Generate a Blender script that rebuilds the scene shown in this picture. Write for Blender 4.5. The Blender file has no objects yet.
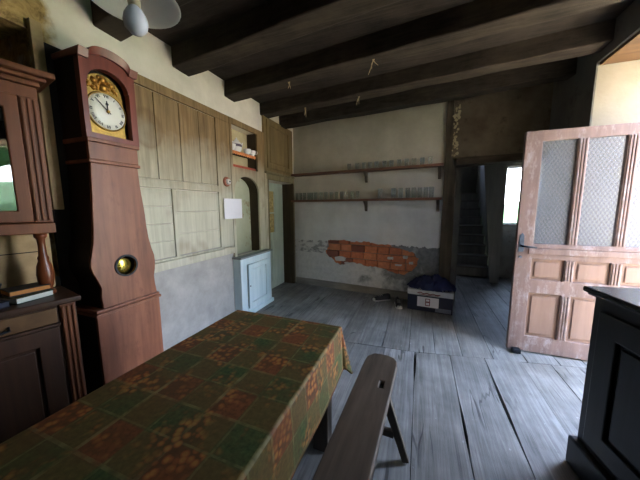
import bpy, bmesh, math, random
from mathutils import Vector, Matrix, noise
from mathutils.geometry import tessellate_polygon

random.seed(7)
sc = bpy.context.scene
COL = sc.collection
R = math.radians

# ------------------------------------------------------------------ camera
cam_d = bpy.data.cameras.new('camera')
cam = bpy.data.objects.new('camera', cam_d)
COL.objects.link(cam)
cam_d.sensor_fit = 'HORIZONTAL'
cam_d.sensor_width = 36.0
cam_d.lens = 36.0 * 262.0 / 640.0
cam_d.clip_start = 0.02
yaw, pitch, roll = R(20.8), R(7.2), R(-0.26)
cy_, sy_ = math.cos(yaw), math.sin(yaw)
fw = Vector((-sy_ * math.cos(pitch), cy_ * math.cos(pitch), -math.sin(pitch)))
rt = Vector((cy_, sy_, 0))
up = rt.cross(fw)
cr, sr = math.cos(roll), math.sin(roll)
rt2 = rt * cr + up * sr
up2 = up * cr - rt * sr
M = Matrix((rt2, up2, -fw)).transposed().to_4x4()
M.translation = Vector((0, 0, 1.45))
cam.matrix_world = M
sc.camera = cam

# ------------------------------------------------------------------ world, sun, portals, exposure
w = bpy.data.worlds.new('sky')
sc.world = w
w.use_nodes = True
wt = w.node_tree
bg = wt.nodes['Background']
sky_c = wt.nodes.new('ShaderNodeTexCoord')
sky_s = wt.nodes.new('ShaderNodeSeparateXYZ')
sky_r = wt.nodes.new('ShaderNodeValToRGB')
wt.links.new(sky_c.outputs['Generated'], sky_s.inputs[0])
wt.links.new(sky_s.outputs[2], sky_r.inputs['Fac'])
sky_r.color_ramp.elements[0].position = 0.0
sky_r.color_ramp.elements[0].color = (0.86, 0.90, 0.96, 1)
sky_r.color_ramp.elements[1].position = 0.45
sky_r.color_ramp.elements[1].color = (0.50, 0.65, 1.0, 1)
wt.links.new(sky_r.outputs['Color'], bg.inputs['Color'])
bg.inputs['Strength'].default_value = 6.0


def sun(name, direction, strength, color, angle):
    d = bpy.data.lights.new(name, 'SUN')
    d.energy = strength
    d.color = color
    d.angle = R(angle)
    o = bpy.data.objects.new(name, d)
    COL.objects.link(o)
    o.rotation_euler = Vector(direction).to_track_quat('-Z', 'Y').to_euler()
    return o


sun('sun', (0.06, 0.55, -0.83), 32.0, (1.0, 0.91, 0.78), 1.0)


def portal(name, loc, direction, sx, sy):
    d = bpy.data.lights.new(name, 'AREA')
    d.shape = 'RECTANGLE'
    d.size = sx
    d.size_y = sy
    d.cycles.is_portal = True
    o = bpy.data.objects.new(name, d)
    COL.objects.link(o)
    o.location = loc
    o.rotation_euler = Vector(direction).to_track_quat('-Z', 'Y').to_euler()
    return o


portal('doorway_portal', (2.06, 2.58, 1.35), (-1, 0, 0), 1.25, 2.75)
portal('window_portal', (2.06, 0.47, 1.85), (-1, 0, 0), 0.5, 1.0)
portal('stair_window_portal', (1.675, 6.43, 1.65), (0, -1, 0), 0.4, 1.14)

portal('added_opening_portal', (0.9, 8.42, 3.02), (0, -1, 0), 0.4, 0.45)  # portal for an unseen opening added to light the stairs
sc.view_settings.view_transform = 'Standard'
sc.view_settings.look = 'None'
sc.view_settings.gamma = 1.0
sc.view_settings.use_curve_mapping = False
sc.view_settings.exposure = 2.38
sc.cycles.use_denoising = True
sc.cycles.max_bounces = 14
sc.cycles.diffuse_bounces = 8
sc.cycles.transparent_max_bounces = 12
sc.cycles.transmission_bounces = 8
sc.cycles.sample_clamp_indirect = 8.0


# ------------------------------------------------------------------ materials
def lin(c):
    def f(v):
        v = v / 255.0
        return v / 12.92 if v <= 0.04045 else ((v + 0.055) / 1.055) ** 2.4
    return (f(c[0]), f(c[1]), f(c[2]), 1.0)


class NT:
    def __init__(self, name):
        self.m = bpy.data.materials.new(name)
        self.m.use_nodes = True
        self.t = self.m.node_tree
        self.b = self.t.nodes['Principled BSDF']
        self.out = self.t.nodes['Material Output']

    def n(self, typ, **kw):
        nd = self.t.nodes.new(typ)
        for k, v in kw.items():
            setattr(nd, k, v)
        return nd

    def l(self, a, b):
        self.t.links.new(a, b)

    def setin(self, node, name, v):
        if hasattr(v, 'is_output') or isinstance(v, bpy.types.NodeSocket):
            self.l(v, node.inputs[name])
        else:
            node.inputs[name].default_value = v

    def coord(self, kind='Object'):
        return self.n('ShaderNodeTexCoord').outputs[kind]

    def mapping(self, vec, scale=(1, 1, 1), rot=(0, 0, 0), loc=(0, 0, 0)):
        m = self.n('ShaderNodeMapping')
        m.inputs['Scale'].default_value = scale
        m.inputs['Rotation'].default_value = rot
        m.inputs['Location'].default_value = loc
        self.l(vec, m.inputs['Vector'])
        return m.outputs['Vector']

    def noise(self, vec, scale, detail=4.0, rough=0.6, dist=0.0):
        n = self.n('ShaderNodeTexNoise')
        n.inputs['Scale'].default_value = scale
        n.inputs['Detail'].default_value = detail
        n.inputs['Roughness'].default_value = rough
        n.inputs['Distortion'].default_value = dist
        self.l(vec, n.inputs['Vector'])
        return n.outputs['Fac']

    def ramp(self, fac, stops, interp='LINEAR'):
        r = self.n('ShaderNodeValToRGB')
        r.color_ramp.interpolation = interp
        el = r.color_ramp.elements
        while len(el) < len(stops):
            el.new(0.5)
        for e, (p, c) in zip(el, stops):
            e.position = p
            e.color = c if len(c) == 4 else (c[0], c[1], c[2], 1)
        self.l(fac, r.inputs['Fac'])
        return r.outputs['Color']

    def math(self, op, a, b=0.0, c=0.0, clamp=False):
        n = self.n('ShaderNodeMath', operation=op, use_clamp=clamp)
        for i, v in enumerate((a, b, c)):
            if isinstance(v, bpy.types.NodeSocket):
                self.l(v, n.inputs[i])
            else:
                n.inputs[i].default_value = v
        return n.outputs[0]

    def mix(self, fac, a, b, blend='MIX'):
        n = self.n('ShaderNodeMix', data_type='RGBA', blend_type=blend)
        for nm, v in ((0, fac), (6, a), (7, b)):
            if isinstance(v, bpy.types.NodeSocket):
                self.l(v, n.inputs[nm])
            else:
                n.inputs[nm].default_value = v
        return n.outputs[2]

    def sep(self, vec):
        s = self.n('ShaderNodeSeparateXYZ')
        self.l(vec, s.inputs[0])
        return s.outputs

    def bump(self, h, strength=0.3, dist=0.01):
        b = self.n('ShaderNodeBump')
        b.inputs['Strength'].default_value = strength
        b.inputs['Distance'].default_value = dist
        self.l(h, b.inputs['Height'])
        self.l(b.outputs['Normal'], self.b.inputs['Normal'])

    def base(self, v):
        self.setin(self.b, 'Base Color', v)

    def rough(self, v):
        self.setin(self.b, 'Roughness', v)


def wood(name, c1, c2, axis='z', scale=6.0, rough=0.55, bump=0.25, spec=0.4, wear=None, wear_amt=0.5):
    t = NT(name)
    co = t.coord()
    k = 0.07
    s = {'x': (k, 1, 1), 'y': (1, k, 1), 'z': (1, 1, k)}[axis]
    v = t.mapping(co, (s[0] * scale * 3, s[1] * scale * 3, s[2] * scale * 3))
    g = t.noise(v, 1.0, 6.0, 0.65, 0.4)
    big = t.noise(co, 3.0, 3.0)
    f = t.math('ADD', t.math('MULTIPLY', g, 0.7), t.math('MULTIPLY', big, 0.3))
    col = t.ramp(f, [(0.32, lin(c1)), (0.68, lin(c2))])
    if wear:
        wn = t.noise(t.mapping(co, (s[0] + 0.7, s[1] + 0.7, s[2] + 0.7)), 6.0, 9.0, 0.78)
        lo = 0.46 + 0.2 * (1 - wear_amt)
        col = t.mix(t.math('MULTIPLY', t.ramp(wn, [(lo, (0, 0, 0)), (lo + 0.2, (1, 1, 1))]), 0.75), col, lin(wear))
    t.base(col)
    t.rough(rough)
    t.b.inputs['Specular IOR Level'].default_value = spec
    if bump:
        t.bump(g, bump, 0.004)
    return t.m


def plain(name, c, rough=0.6, metal=0.0, var=0.12, spec=0.4, scale=12.0, bump=0.0):
    t = NT(name)
    a = lin(c)
    if var:
        n = t.noise(t.coord(), scale, 4.0)
        lo = tuple(max(0, x * (1 - var)) for x in a[:3])
        hi = tuple(min(1, x * (1 + var)) for x in a[:3])
        t.base(t.ramp(n, [(0.3, lo), (0.7, hi)]))
        if bump:
            t.bump(n, bump, 0.006)
    else:
        t.base(a)
    t.rough(rough)
    t.b.inputs['Metallic'].default_value = metal
    t.b.inputs['Specular IOR Level'].default_value = spec
    return t.m


def floor_mat():
    t = NT('grey worn oak boards')
    co = t.coord()
    geo = t.n('ShaderNodeNewGeometry')
    rnd = geo.outputs['Random Per Island']
    off = t.n('ShaderNodeCombineXYZ')
    t.l(t.math('MULTIPLY', rnd, 7.0), off.inputs[0])
    t.l(t.math('MULTIPLY', rnd, 11.0), off.inputs[1])
    va = t.n('ShaderNodeVectorMath', operation='ADD')
    t.l(co, va.inputs[0])
    t.l(off.outputs[0], va.inputs[1])
    v = va.outputs[0]
    g = t.noise(t.mapping(v, (30, 1.1, 8)), 1.0, 8.0, 0.75, 1.2)
    big = t.noise(v, 2.2, 4.0, 0.6)
    f = t.math('ADD', t.math('MULTIPLY', g, 0.55), t.math('MULTIPLY', big, 0.45))
    col = t.ramp(f, [(0.34, lin((80, 79, 76))), (0.5, lin((127, 126, 121))), (0.66, lin((166, 165, 160)))])
    tint = t.ramp(rnd, [(0.0, lin((236, 232, 226))), (1.0, lin((255, 255, 255)))])
    col = t.mix(1.0, col, tint, 'MULTIPLY')
    # knots and dark stains with a shape of their own
    vo = t.n('ShaderNodeTexVoronoi')
    vo.inputs['Scale'].default_value = 2.6
    t.l(t.mapping(v, (1.6, 0.7, 1)), vo.inputs['Vector'])
    knot = t.ramp(vo.outputs['Distance'], [(0.0, (1, 1, 1)), (0.06, (0, 0, 0))])
    col = t.mix(t.math('MULTIPLY', knot, 0.7), col, lin((52, 46, 42)))
    crack = t.ramp(t.math('ABSOLUTE', t.math('SUBTRACT', t.noise(t.mapping(v, (5.5, 0.45, 4)), 1.0, 3.0, 0.55, 0.6), 0.5)), [(0.006, (1, 1, 1)), (0.014, (0, 0, 0))])
    breaks = t.ramp(t.noise(v, 1.6, 2.0), [(0.5, (0, 0, 0)), (0.6, (1, 1, 1))])
    crack = t.math('MULTIPLY', crack, breaks)
    col = t.mix(t.math('MULTIPLY', crack, 0.8), col, lin((54, 50, 48)))
    spots = t.ramp(t.noise(t.mapping(co, (1.0, 0.6, 1)), 9.0, 4.0, 0.7), [(0.64, (0, 0, 0)), (0.72, (1, 1, 1))])
    col = t.mix(t.math('MULTIPLY', spots, 0.45), col, lin((84, 80, 76)))
    pale = t.ramp(t.noise(t.mapping(co, (1.3, 0.8, 1)), 14.0, 4.0, 0.7), [(0.68, (0, 0, 0)), (0.72, (1, 1, 1))])
    col = t.mix(t.math('MULTIPLY', pale, 0.5), col, lin((206, 206, 204)))
    t.base(col)
    t.rough(t.math('ADD', t.math('MULTIPLY', g, 0.3), 0.42))
    t.b.inputs['Specular IOR Level'].default_value = 0.45
    t.bump(t.math('SUBTRACT', g, t.math('MULTIPLY', crack, 0.6)), 0.35, 0.006)
    return t.m


def panel_mat():
    """old painted panelling: sage green paint below, brown smoke stain above an uneven tide mark"""
    t = NT('sage paint with brown stain')
    co = t.coord()
    z = t.sep(co)[2]
    y = t.sep(co)[1]
    g = t.noise(t.mapping(co, (30, 30, 2.0)), 1.0, 6.0, 0.65, 0.5)
    n1 = t.noise(co, 2.2, 4.0, 0.6)
    paint = t.ramp(g, [(0.3, lin((178, 174, 150))), (0.7, lin((208, 204, 182)))])
    stain = t.ramp(g, [(0.28, lin((100, 76, 44))), (0.72, lin((158, 128, 84)))])
    zz = t.math('ADD', z, t.math('MULTIPLY', t.math('SUBTRACT', n1, 0.5), 0.65))
    f = t.ramp(t.math('DIVIDE', zz, 3.0), [(1.55 / 3, (0, 0, 0)), (1.68 / 3, (0.4, 0.4, 0.4)), (1.95 / 3, (0.6, 0.6, 0.6)), (2.15 / 3, (1, 1, 1))])
    col = t.mix(f, paint, stain)
    # brown blotches
    bl = t.ramp(t.noise(t.mapping(co, (1, 1.5, 1.1)), 2.4, 2.0, 0.5), [(0.62, (0, 0, 0)), (0.72, (1, 1, 1))])
    col = t.mix(t.math('MULTIPLY', bl, 0.45), col, lin((122, 88, 48)))
    dy = t.math('SUBTRACT', y, 1.67)
    dz_ = t.math('SUBTRACT', z, 2.12)
    dist = t.math('SQRT', t.math('ADD', t.math('MULTIPLY', dy, dy), t.math('MULTIPLY', t.math('MULTIPLY', dz_, dz_), 0.7)))
    ring_ = t.ramp(t.math('DIVIDE', t.math('ADD', dist, t.math('MULTIPLY', t.math('SUBTRACT', n1, 0.5), 0.04)), 0.3), [(0.0, (0.25, 0.25, 0.25)), (0.3, (0.35, 0.35, 0.35)), (0.42, (0.8, 0.8, 0.8)), (0.5, (0.0, 0.0, 0.0))])
    col = t.mix(t.math('MULTIPLY', ring_, 0.6), col, lin((104, 74, 38)))
    t.base(col)
    t.rough(0.6)
    t.bump(g, 0.2, 0.003)
    return t.m


def plaster(name, c1, c2, scale=3.0, dirt=None, dirt_amt=0.3, bump=0.35):
    t = NT(name)
    co = t.coord()
    n = t.noise(co, scale, 6.0, 0.6)
    f = t.noise(co, 40.0, 4.0, 0.6)
    col = t.ramp(n, [(0.3, lin(c1)), (0.7, lin(c2))])
    if dirt:
        d = t.ramp(t.noise(co, scale * 1.7, 7.0, 0.72), [(0.56, (0, 0, 0)), (0.66, (1, 1, 1))])
        col = t.mix(t.math('MULTIPLY', d, dirt_amt), col, lin(dirt))
    t.base(col)
    t.rough(0.85)
    t.b.inputs['Specular IOR Level'].default_value = 0.2
    t.bump(t.math('ADD', t.math('MULTIPLY', n, 0.8), t.math('MULTIPLY', f, 0.3)), bump, 0.02)
    return t.m


def left_plaster_mat():
    """white limewash above the panelling, bluish grey dado below, old crumbling brown patch near the recess"""
    t = NT('limewash and grey dado')
    co = t.coord()
    s = t.sep(co)
    n = t.noise(co, 3.0, 6.0, 0.6)
    white = t.ramp(n, [(0.3, lin((216, 206, 190))), (0.7, lin((240, 231, 218)))])
    grey = t.ramp(t.noise(co, 4.5, 6.0, 0.65), [(0.3, lin((156, 152, 146))), (0.7, lin((186, 182, 174)))])
    col = t.mix(t.math('GREATER_THAN', s[2], 1.0), grey, white)
    m = t.math('ADD', s[1], t.math('MULTIPLY', t.math('SUBTRACT', n, 0.5), 0.5))
    br = t.ramp(t.math('DIVIDE', m, 3.0), [(0.985 / 3, (1, 1, 1)), (1.06 / 3, (0, 0, 0))])
    brown = t.ramp(t.noise(co, 9.0, 7.0, 0.75, 1.0), [(0.3, lin((88, 68, 42))), (0.55, lin((176, 146, 96))), (0.75, lin((205, 180, 130)))])
    col = t.mix(t.math('MULTIPLY', br, t.math('GREATER_THAN', s[2], 1.0)), col, brown)
    t.base(col)
    t.rough(0.9)
    t.b.inputs['Specular IOR Level'].default_value = 0.2
    t.bump(n, 0.4, 0.03)
    return t.m


def back_plaster_mat():
    """sooty distemper above the top shelf, paler limewash below, grey band and damp patches at the foot (x = along wall)"""
    t = NT('back wall distemper')
    co = t.coord()
    s = t.sep(co)
    n = t.noise(co, 2.4, 6.0, 0.62)
    fine = t.noise(co, 14.0, 5.0, 0.65)
    upper = t.ramp(n, [(0.3, lin((188, 178, 152))), (0.7, lin((216, 206, 182)))])
    lower = t.ramp(n, [(0.3, lin((206, 206, 200))), (0.7, lin((232, 232, 228)))])
    mid = t.ramp(n, [(0.3, lin((204, 196, 178))), (0.7, lin((224, 216, 200)))])
    col = t.mix(t.math('GREATER_THAN', s[2], 1.57), lower, mid)
    col = t.mix(t.math('GREATER_THAN', s[2], 2.035), col, upper)
    # grey dado with ragged top, stronger to the right
    e = t.math('ADD', s[2], t.math('MULTIPLY', t.math('SUBTRACT', fine, 0.5), 0.16))
    dado = t.math('LESS_THAN', e, 0.84)
    gm = t.math('ADD', t.math('MULTIPLY', s[0], 0.5), t.math('MULTIPLY', t.math('SUBTRACT', n, 0.5), 1.6))
    right = t.ramp(gm, [(0.78, (0, 0, 0)), (1.0, (1, 1, 1))])
    spots = t.ramp(t.noise(t.mapping(co, (1.6, 2, 3)), 3.2, 6.0, 0.7), [(0.47, (0, 0, 0)), (0.55, (1, 1, 1))])
    up_ = t.math('GREATER_THAN', s[2], 0.62)
    amt = t.math('MAXIMUM', right, t.math('MULTIPLY', t.math('MULTIPLY', spots, up_), 0.8))
    dcol = t.ramp(fine, [(0.35, lin((84, 86, 88))), (0.65, lin((128, 128, 124)))])
    base_low = t.ramp(fine, [(0.3, lin((196, 194, 190))), (0.7, lin((230, 228, 224)))])
    col = t.mix(t.math('MULTIPLY', dado, 0.75), col, base_low)
    col = t.mix(t.math('MULTIPLY', t.math('MULTIPLY', dado, amt), 0.85), col, dcol)
    t.base(col)
    t.rough(0.9)
    t.b.inputs['Specular IOR Level'].default_value = 0.2
    t.bump(t.math('ADD', n, t.math('MULTIPLY', fine, 0.25)), 0.3, 0.02)
    return t.m


def brick_mat():
    t = NT('hollow orange bricks')
    geo = t.n('ShaderNodeNewGeometry')
    co = t.coord()
    n = t.noise(co, 22.0, 5.0, 0.6)
    a = t.ramp(geo.outputs['Random Per Island'], [(0.0, lin((150, 92, 72))), (0.12, lin((128, 82, 68))), (0.2, lin((214, 128, 88))), (1.0, lin((230, 150, 106)))])
    t.base(t.mix(t.ramp(n, [(0.35, (0, 0, 0)), (0.75, (0.5, 0.5, 0.5))]), a, lin((150, 82, 56))))
    t.rough(0.9)
    z = t.sep(co)[2]
    st = t.math('SINE', t.math('MULTIPLY', z, 260.0))
    t.bump(t.math('ADD', n, t.math('MULTIPLY', st, 0.3)), 0.4, 0.006)
    return t.m


def cloth_mat():
    """plaid of green and rust with pale cross lines and printed flower bunches; UV is the unfolded cloth in metres"""
    t = NT('plaid tablecloth')
    uv = t.coord('UV')
    s = t.sep(uv)
    P = 0.25
    fu = t.math('FRACT', t.math('ADD', t.math('DIVIDE', s[0], P), 0.12))
    fv = t.math('FRACT', t.math('DIVIDE', s[1], P))
    def cell(f):
        return t.ramp(f, [(0.0, (0, 0, 0)), (0.46, (0, 0, 0)), (0.52, (1, 1, 1)), (0.97, (1, 1, 1)), (1.0, (0, 0, 0))])
    bu = cell(fu)
    bv = cell(fv)
    n = t.noise(uv, 9.0, 4.0, 0.6)
    sm = t.noise(uv, 60.0, 3.0, 0.6)
    green = t.ramp(sm, [(0.3, lin((40, 58, 28))), (0.7, lin((74, 94, 48)))])
    olive = t.ramp(sm, [(0.3, lin((72, 66, 30))), (0.7, lin((104, 90, 46)))])
    rust = t.ramp(sm, [(0.3, lin((92, 46, 22))), (0.7, lin((140, 78, 42)))])
    both = t.math('MULTIPLY', bu, bv)
    col = t.mix(t.math('MAXIMUM', bu, bv), green, olive)
    col = t.mix(both, col, rust)
    # flower bunches
    vo = t.n('ShaderNodeTexVoronoi')
    vo.inputs['Scale'].default_value = 42.0
    t.l(uv, vo.inputs['Vector'])
    pet = t.ramp(vo.outputs['Distance'], [(0.25, lin((196, 138, 66))), (0.45, lin((164, 92, 42))), (0.62, lin((70, 50, 26)))])
    n = t.noise(uv, 6.5, 3.0, 0.55)
    mask = t.ramp(t.math('ADD', n, t.math('MULTIPLY', both, 0.09)), [(0.5, (0, 0, 0)), (0.62, (1, 1, 1))])
    col = t.mix(t.math('MULTIPLY', mask, 0.7), col, pet)
    fade = t.noise(uv, 5.0, 3.0)
    col = t.mix(t.ramp(fade, [(0.35, (0.0, 0.0, 0.0)), (0.7, (0.6, 0.6, 0.6))]), col, lin((96, 60, 30)))
    # pale lines
    def line(f, at, wd):
        d = t.math('ABSOLUTE', t.math('SUBTRACT', f, at))
        return t.math('LESS_THAN', d, wd)
    ln = t.math('MAXIMUM', t.math('MAXIMUM', line(fu, 0.5, 0.028), t.math('MULTIPLY', line(fu, 0.01, 0.02), 0.6)), t.math('MULTIPLY', t.math('MAXIMUM', line(fv, 0.5, 0.022), line(fv, 0.01, 0.02)), 0.75))
    patchy = t.ramp(t.noise(uv, 16.0, 3.0), [(0.4, (0.15, 0.15, 0.15)), (0.65, (1, 1, 1))])
    col = t.mix(t.math('MULTIPLY', ln, t.math('MULTIPLY', patchy, 0.62)), col, lin((142, 134, 88)))
    t.base(col)
    t.rough(0.62)
    t.b.inputs['Specular IOR Level'].default_value = 0.3
    wv = t.noise(uv, 220.0, 2.0)
    t.bump(wv, 0.15, 0.002)
    return t.m


def dark_ceiling(name, c1, c2, axis_rot):
    t = NT(name)
    co = t.coord()
    v = t.mapping(co, (1.4, 22, 22), (0, 0, axis_rot))
    g = t.noise(v, 1.0, 6.0, 0.7, 0.6)
    n = t.noise(co, 3.0, 5.0, 0.65)
    f = t.math('ADD', t.math('MULTIPLY', g, 0.5), t.math('MULTIPLY', n, 0.5))
    t.base(t.ramp(f, [(0.34, lin(c1)), (0.66, lin(c2))]))
    t.rough(0.85)
    t.b.inputs['Specular IOR Level'].default_value = 0.2
    t.bump(g, 0.5, 0.01)
    return t.m


def glass_thin(name, tint=(1, 1, 1), rough=0.0, refl=1.0, dust_haze=0.0):
    """window / tumbler glass: see-through with Fresnel reflection"""
    t = NT(name)
    tr = t.n('ShaderNodeBsdfTransparent')
    tr.inputs['Color'].default_value = (tint[0], tint[1], tint[2], 1)
    gl = t.n('ShaderNodeBsdfGlossy')
    gl.inputs['Roughness'].default_value = rough
    lw = t.n('ShaderNodeLayerWeight')
    lw.inputs['Blend'].default_value = 0.5
    fac = t.math('ADD', 0.04, t.math('MULTIPLY', t.math('POWER', lw.outputs['Facing'], 4.0), 0.7))
    mx = t.n('ShaderNodeMixShader')
    t.l(t.math('MULTIPLY', fac, refl, clamp=True), mx.inputs[0])
    t.l(tr.outputs[0], mx.inputs[1])
    t.l(gl.outputs[0], mx.inputs[2])
    res = mx.outputs[0]
    if dust_haze:  # white mixed into the tumblers stands in for bright glints
        df = t.n('ShaderNodeBsdfDiffuse')
        df.inputs['Color'].default_value = (0.9, 0.93, 0.93, 1)
        tl = t.n('ShaderNodeBsdfTranslucent')
        tl.inputs['Color'].default_value = (0.9, 0.93, 0.93, 1)
        m0 = t.n('ShaderNodeMixShader')
        t.l(df.outputs[0], m0.inputs[1])
        t.l(tl.outputs[0], m0.inputs[2])
        m2 = t.n('ShaderNodeMixShader')
        t.l(t.math('MULTIPLY', dust_haze, t.math('ADD', 0.3, t.math('POWER', lw.outputs['Facing'], 2.0)), clamp=True), m2.inputs[0])
        t.l(res, m2.inputs[1])
        t.l(m0.outputs[0], m2.inputs[2])
        res = m2.outputs[0]
    t.l(res, t.out.inputs['Surface'])
    n = t.noise(t.coord(), 5.0, 2.0)
    b = t.n('ShaderNodeBump')
    b.inputs['Strength'].default_value = 0.02
    t.l(n, b.inputs['Height'])
    t.l(b.outputs[0], gl.inputs['Normal'])
    return t.m


def textured_glass():
    """obscure door glass pressed with a small staggered diamond pattern"""
    t = NT('pressed obscure glass')
    co = t.coord()
    s = t.sep(co)
    a = t.math('MULTIPLY', s[0], 2 * math.pi / 0.032)
    b = t.math('MULTIPLY', s[2], 2 * math.pi / 0.055)
    h = t.math('ADD', t.math('SINE', t.math('ADD', a, b)), t.math('SINE', t.math('SUBTRACT', a, b)))
    bsdf = t.b
    bsdf.inputs['Roughness'].default_value = 0.22
    bsdf.inputs['IOR'].default_value = 1.3
    pat = t.math('ADD', 0.5, t.math('MULTIPLY', h, 0.25))
    t.base(t.ramp(pat, [(0.1, lin((198, 205, 218))), (0.9, lin((230, 234, 242)))]))
    bsdf.inputs['Transmission Weight'].default_value = 0.86
    t.bump(h, 0.13, 0.004)
    return t.m


MAT = {}
MAT['floor'] = floor_mat()
MAT['panel'] = panel_mat()
MAT['left_plaster'] = left_plaster_mat()
MAT['back_plaster'] = back_plaster_mat()
MAT['brick'] = brick_mat()
MAT['mortar'] = plaster('grey mortar', (120, 112, 102), (160, 150, 138))
MAT['upper_plaster'] = plaster('sooty brown plaster', (96, 84, 66), (136, 124, 102), 3.0, (64, 54, 42), 0.6)
MAT['jamb'] = plaster('cream limewash', (156, 144, 124), (176, 164, 144), 2.0)
MAT['dark_wall'] = plaster('dark grey distemper', (92, 90, 84), (124, 120, 112), 2.0, (62, 58, 52), 0.5)
MAT['alcove_plaster'] = plaster('grey damp limewash', (140, 138, 130), (182, 180, 172), 4.0, (108, 102, 92), 0.6)
MAT['beam'] = dark_ceiling('smoke blackened oak beam', (30, 27, 24), (78, 69, 59), R(7))
MAT['boards'] = dark_ceiling('smoke blackened ceiling boards', (26, 23, 21), (64, 57, 50), R(97))
MAT['post'] = wood('rough dark timber', (62, 52, 40), (112, 98, 78), 'z', 5, 0.85, 0.6, 0.2)
MAT['lintel'] = wood('rough dark lintel', (50, 42, 34), (92, 80, 66), 'x', 5, 0.85, 0.6, 0.2)
MAT['dark_boards'] = wood('grey partition boards', (150, 148, 144), (190, 186, 180), 'z', 5, 0.7, 0.4, 0.3)
MAT['stair'] = wood('worn stair timber', (124, 118, 110), (168, 162, 152), 'x', 5, 0.7, 0.3, 0.3)
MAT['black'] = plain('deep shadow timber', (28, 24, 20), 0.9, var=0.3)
MAT['niche'] = wood('dark niche lining', (50, 40, 28), (82, 68, 48), 'z', 6, 0.7, 0.3, 0.3)
MAT['niche_back'] = plaster('cream niche back', (176, 160, 122), (206, 192, 154), 4.0, (126, 92, 52), 0.6, 0.2)
MAT['arch_back'] = plaster('stained green niche back', (158, 162, 136), (186, 188, 162), 2.2, (132, 96, 56), 0.8, 0.2)
MAT['brown_paint'] = wood('brown stained cupboard', (100, 80, 48), (150, 128, 86), 'z', 5, 0.55, 0.25)
MAT['blue_paint'] = wood('pale blue painted wood', (200, 222, 226), (230, 244, 246), 'z', 6, 0.5, 0.15, 0.4, wear=(150, 160, 152), wear_amt=0.35)
MAT['grey_top'] = wood('grey worn ledge', (112, 118, 116), (146, 152, 150), 'y', 6, 0.6, 0.2)
MAT['green_paint'] = wood('grey green painted door', (176, 190, 176), (210, 220, 206), 'z', 5, 0.55, 0.2)
MAT['frame_paint'] = wood('olive brown door frame', (104, 96, 70), (150, 140, 108), 'z', 5, 0.6, 0.2)
MAT['lace'] = plain('yellowed patterned curtain', (184, 164, 112), 0.9, var=0.45, scale=26)
MAT['clock_wood'] = wood('red brown clock case', (104, 58, 38), (158, 98, 68), 'z', 5, 0.45, 0.2, 0.45, wear=(92, 46, 32), wear_amt=0.55)
MAT['clock_side'] = wood('shaded clock side', (20, 14, 11), (38, 26, 20), 'z', 5, 0.6, 0.2, 0.3)  # shade on the case sides is put into this near-black
MAT['clock_hood'] = wood('red hood veneer', (98, 44, 34), (142, 72, 56), 'z', 5, 0.35, 0.12, 0.5)
MAT['enamel'] = plain('white enamel', (232, 228, 216), 0.25, var=0.02)
MAT['ink'] = plain('black ink', (22, 22, 26), 0.6, var=0.0)
MAT['brass'] = plain('stamped brass', (160, 128, 66), 0.42, 0.85, var=0.3, scale=50, bump=0.4)
MAT['brass_bright'] = plain('polished brass bob', (226, 200, 90), 0.22, 0.9, var=0.2, scale=30)
MAT['dresser_wood'] = wood('walnut dresser', (84, 44, 24), (136, 82, 50), 'z', 5, 0.42, 0.15, 0.5)
MAT['dresser_dark'] = wood('dark walnut buffet', (46, 28, 18), (80, 52, 33), 'z', 5, 0.45, 0.15, 0.5)
MAT['drawer_wood'] = wood('drawer front', (88, 60, 36), (120, 88, 54), 'x', 5, 0.45, 0.15, 0.5)
MAT['turned'] = wood('turned reddish column', (86, 42, 22), (134, 72, 40), 'z', 4, 0.3, 0.1, 0.5)
MAT['back_panel'] = wood('pale back panel', (150, 122, 84), (184, 156, 114), 'x', 4, 0.6, 0.1)
MAT['dark_inside'] = plain('dark dresser inside', (30, 22, 16), 0.8, var=0.2)
MAT['book_black'] = plain('black book cloth', (34, 32, 32), 0.6, var=0.1)
MAT['book_green'] = plain('dark green book cover', (28, 54, 34), 0.5, var=0.1)
MAT['page_tan'] = plain('tan page edges', (186, 124, 66), 0.8, var=0.1, scale=60)
MAT['page_white'] = plain('white page edges', (206, 208, 198), 0.8, var=0.06, scale=60)
MAT['navy_small'] = plain('navy cloth bound', (30, 36, 54), 0.7, var=0.2)
MAT['tan_leather'] = plain('dark red wax', (84, 26, 24), 0.4, var=0.15)
MAT['cloth'] = cloth_mat()
MAT['table_wood'] = wood('dark table oak', (48, 40, 34), (80, 68, 56), 'z', 5, 0.6, 0.3)
MAT['bench_wood'] = wood('worn bench oak', (54, 44, 34), (104, 87, 70), 'y', 6, 0.5, 0.35, 0.4)
MAT['bench_leg'] = wood('bench leg oak', (58, 50, 42), (92, 82, 70), 'z', 6, 0.6, 0.3, 0.3)
MAT['door_pink'] = wood('faded pinkish brown door paint', (118, 96, 90), (150, 126, 119), 'z', 5, 0.55, 0.2, 0.35, wear=(190, 182, 184), wear_amt=0.8)
MAT['door_pink_panel'] = wood('faded pinkish brown panel', (132, 106, 94), (160, 131, 117), 'z', 5, 0.55, 0.2, 0.35, wear=(192, 176, 168), wear_amt=0.25)
MAT['iron'] = plain('dark iron', (46, 50, 56), 0.45, 0.7, var=0.2)
MAT['iron_plate'] = plain('blued lock plate', (96, 108, 124), 0.45, 0.6, var=0.25)
MAT['shelf_wood'] = wood('reddish brown shelf', (92, 58, 42), (136, 96, 74), 'x', 5, 0.6, 0.3)
MAT['bracket'] = wood('dark shelf bracket', (58, 48, 38), (88, 76, 62), 'z', 5, 0.7, 0.3)
MAT['tumbler'] = glass_thin('tumbler glass', (0.96, 0.98, 0.97), 0.1, 1.0, 0.28)
MAT['pane'] = glass_thin('window glass', (0.95, 0.97, 0.97), 0.0, 1.0)
MAT['cab_glass'] = glass_thin('dresser glass', (0.30, 0.34, 0.32), 0.0, 3.2)
MAT['obscure'] = textured_glass()
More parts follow.
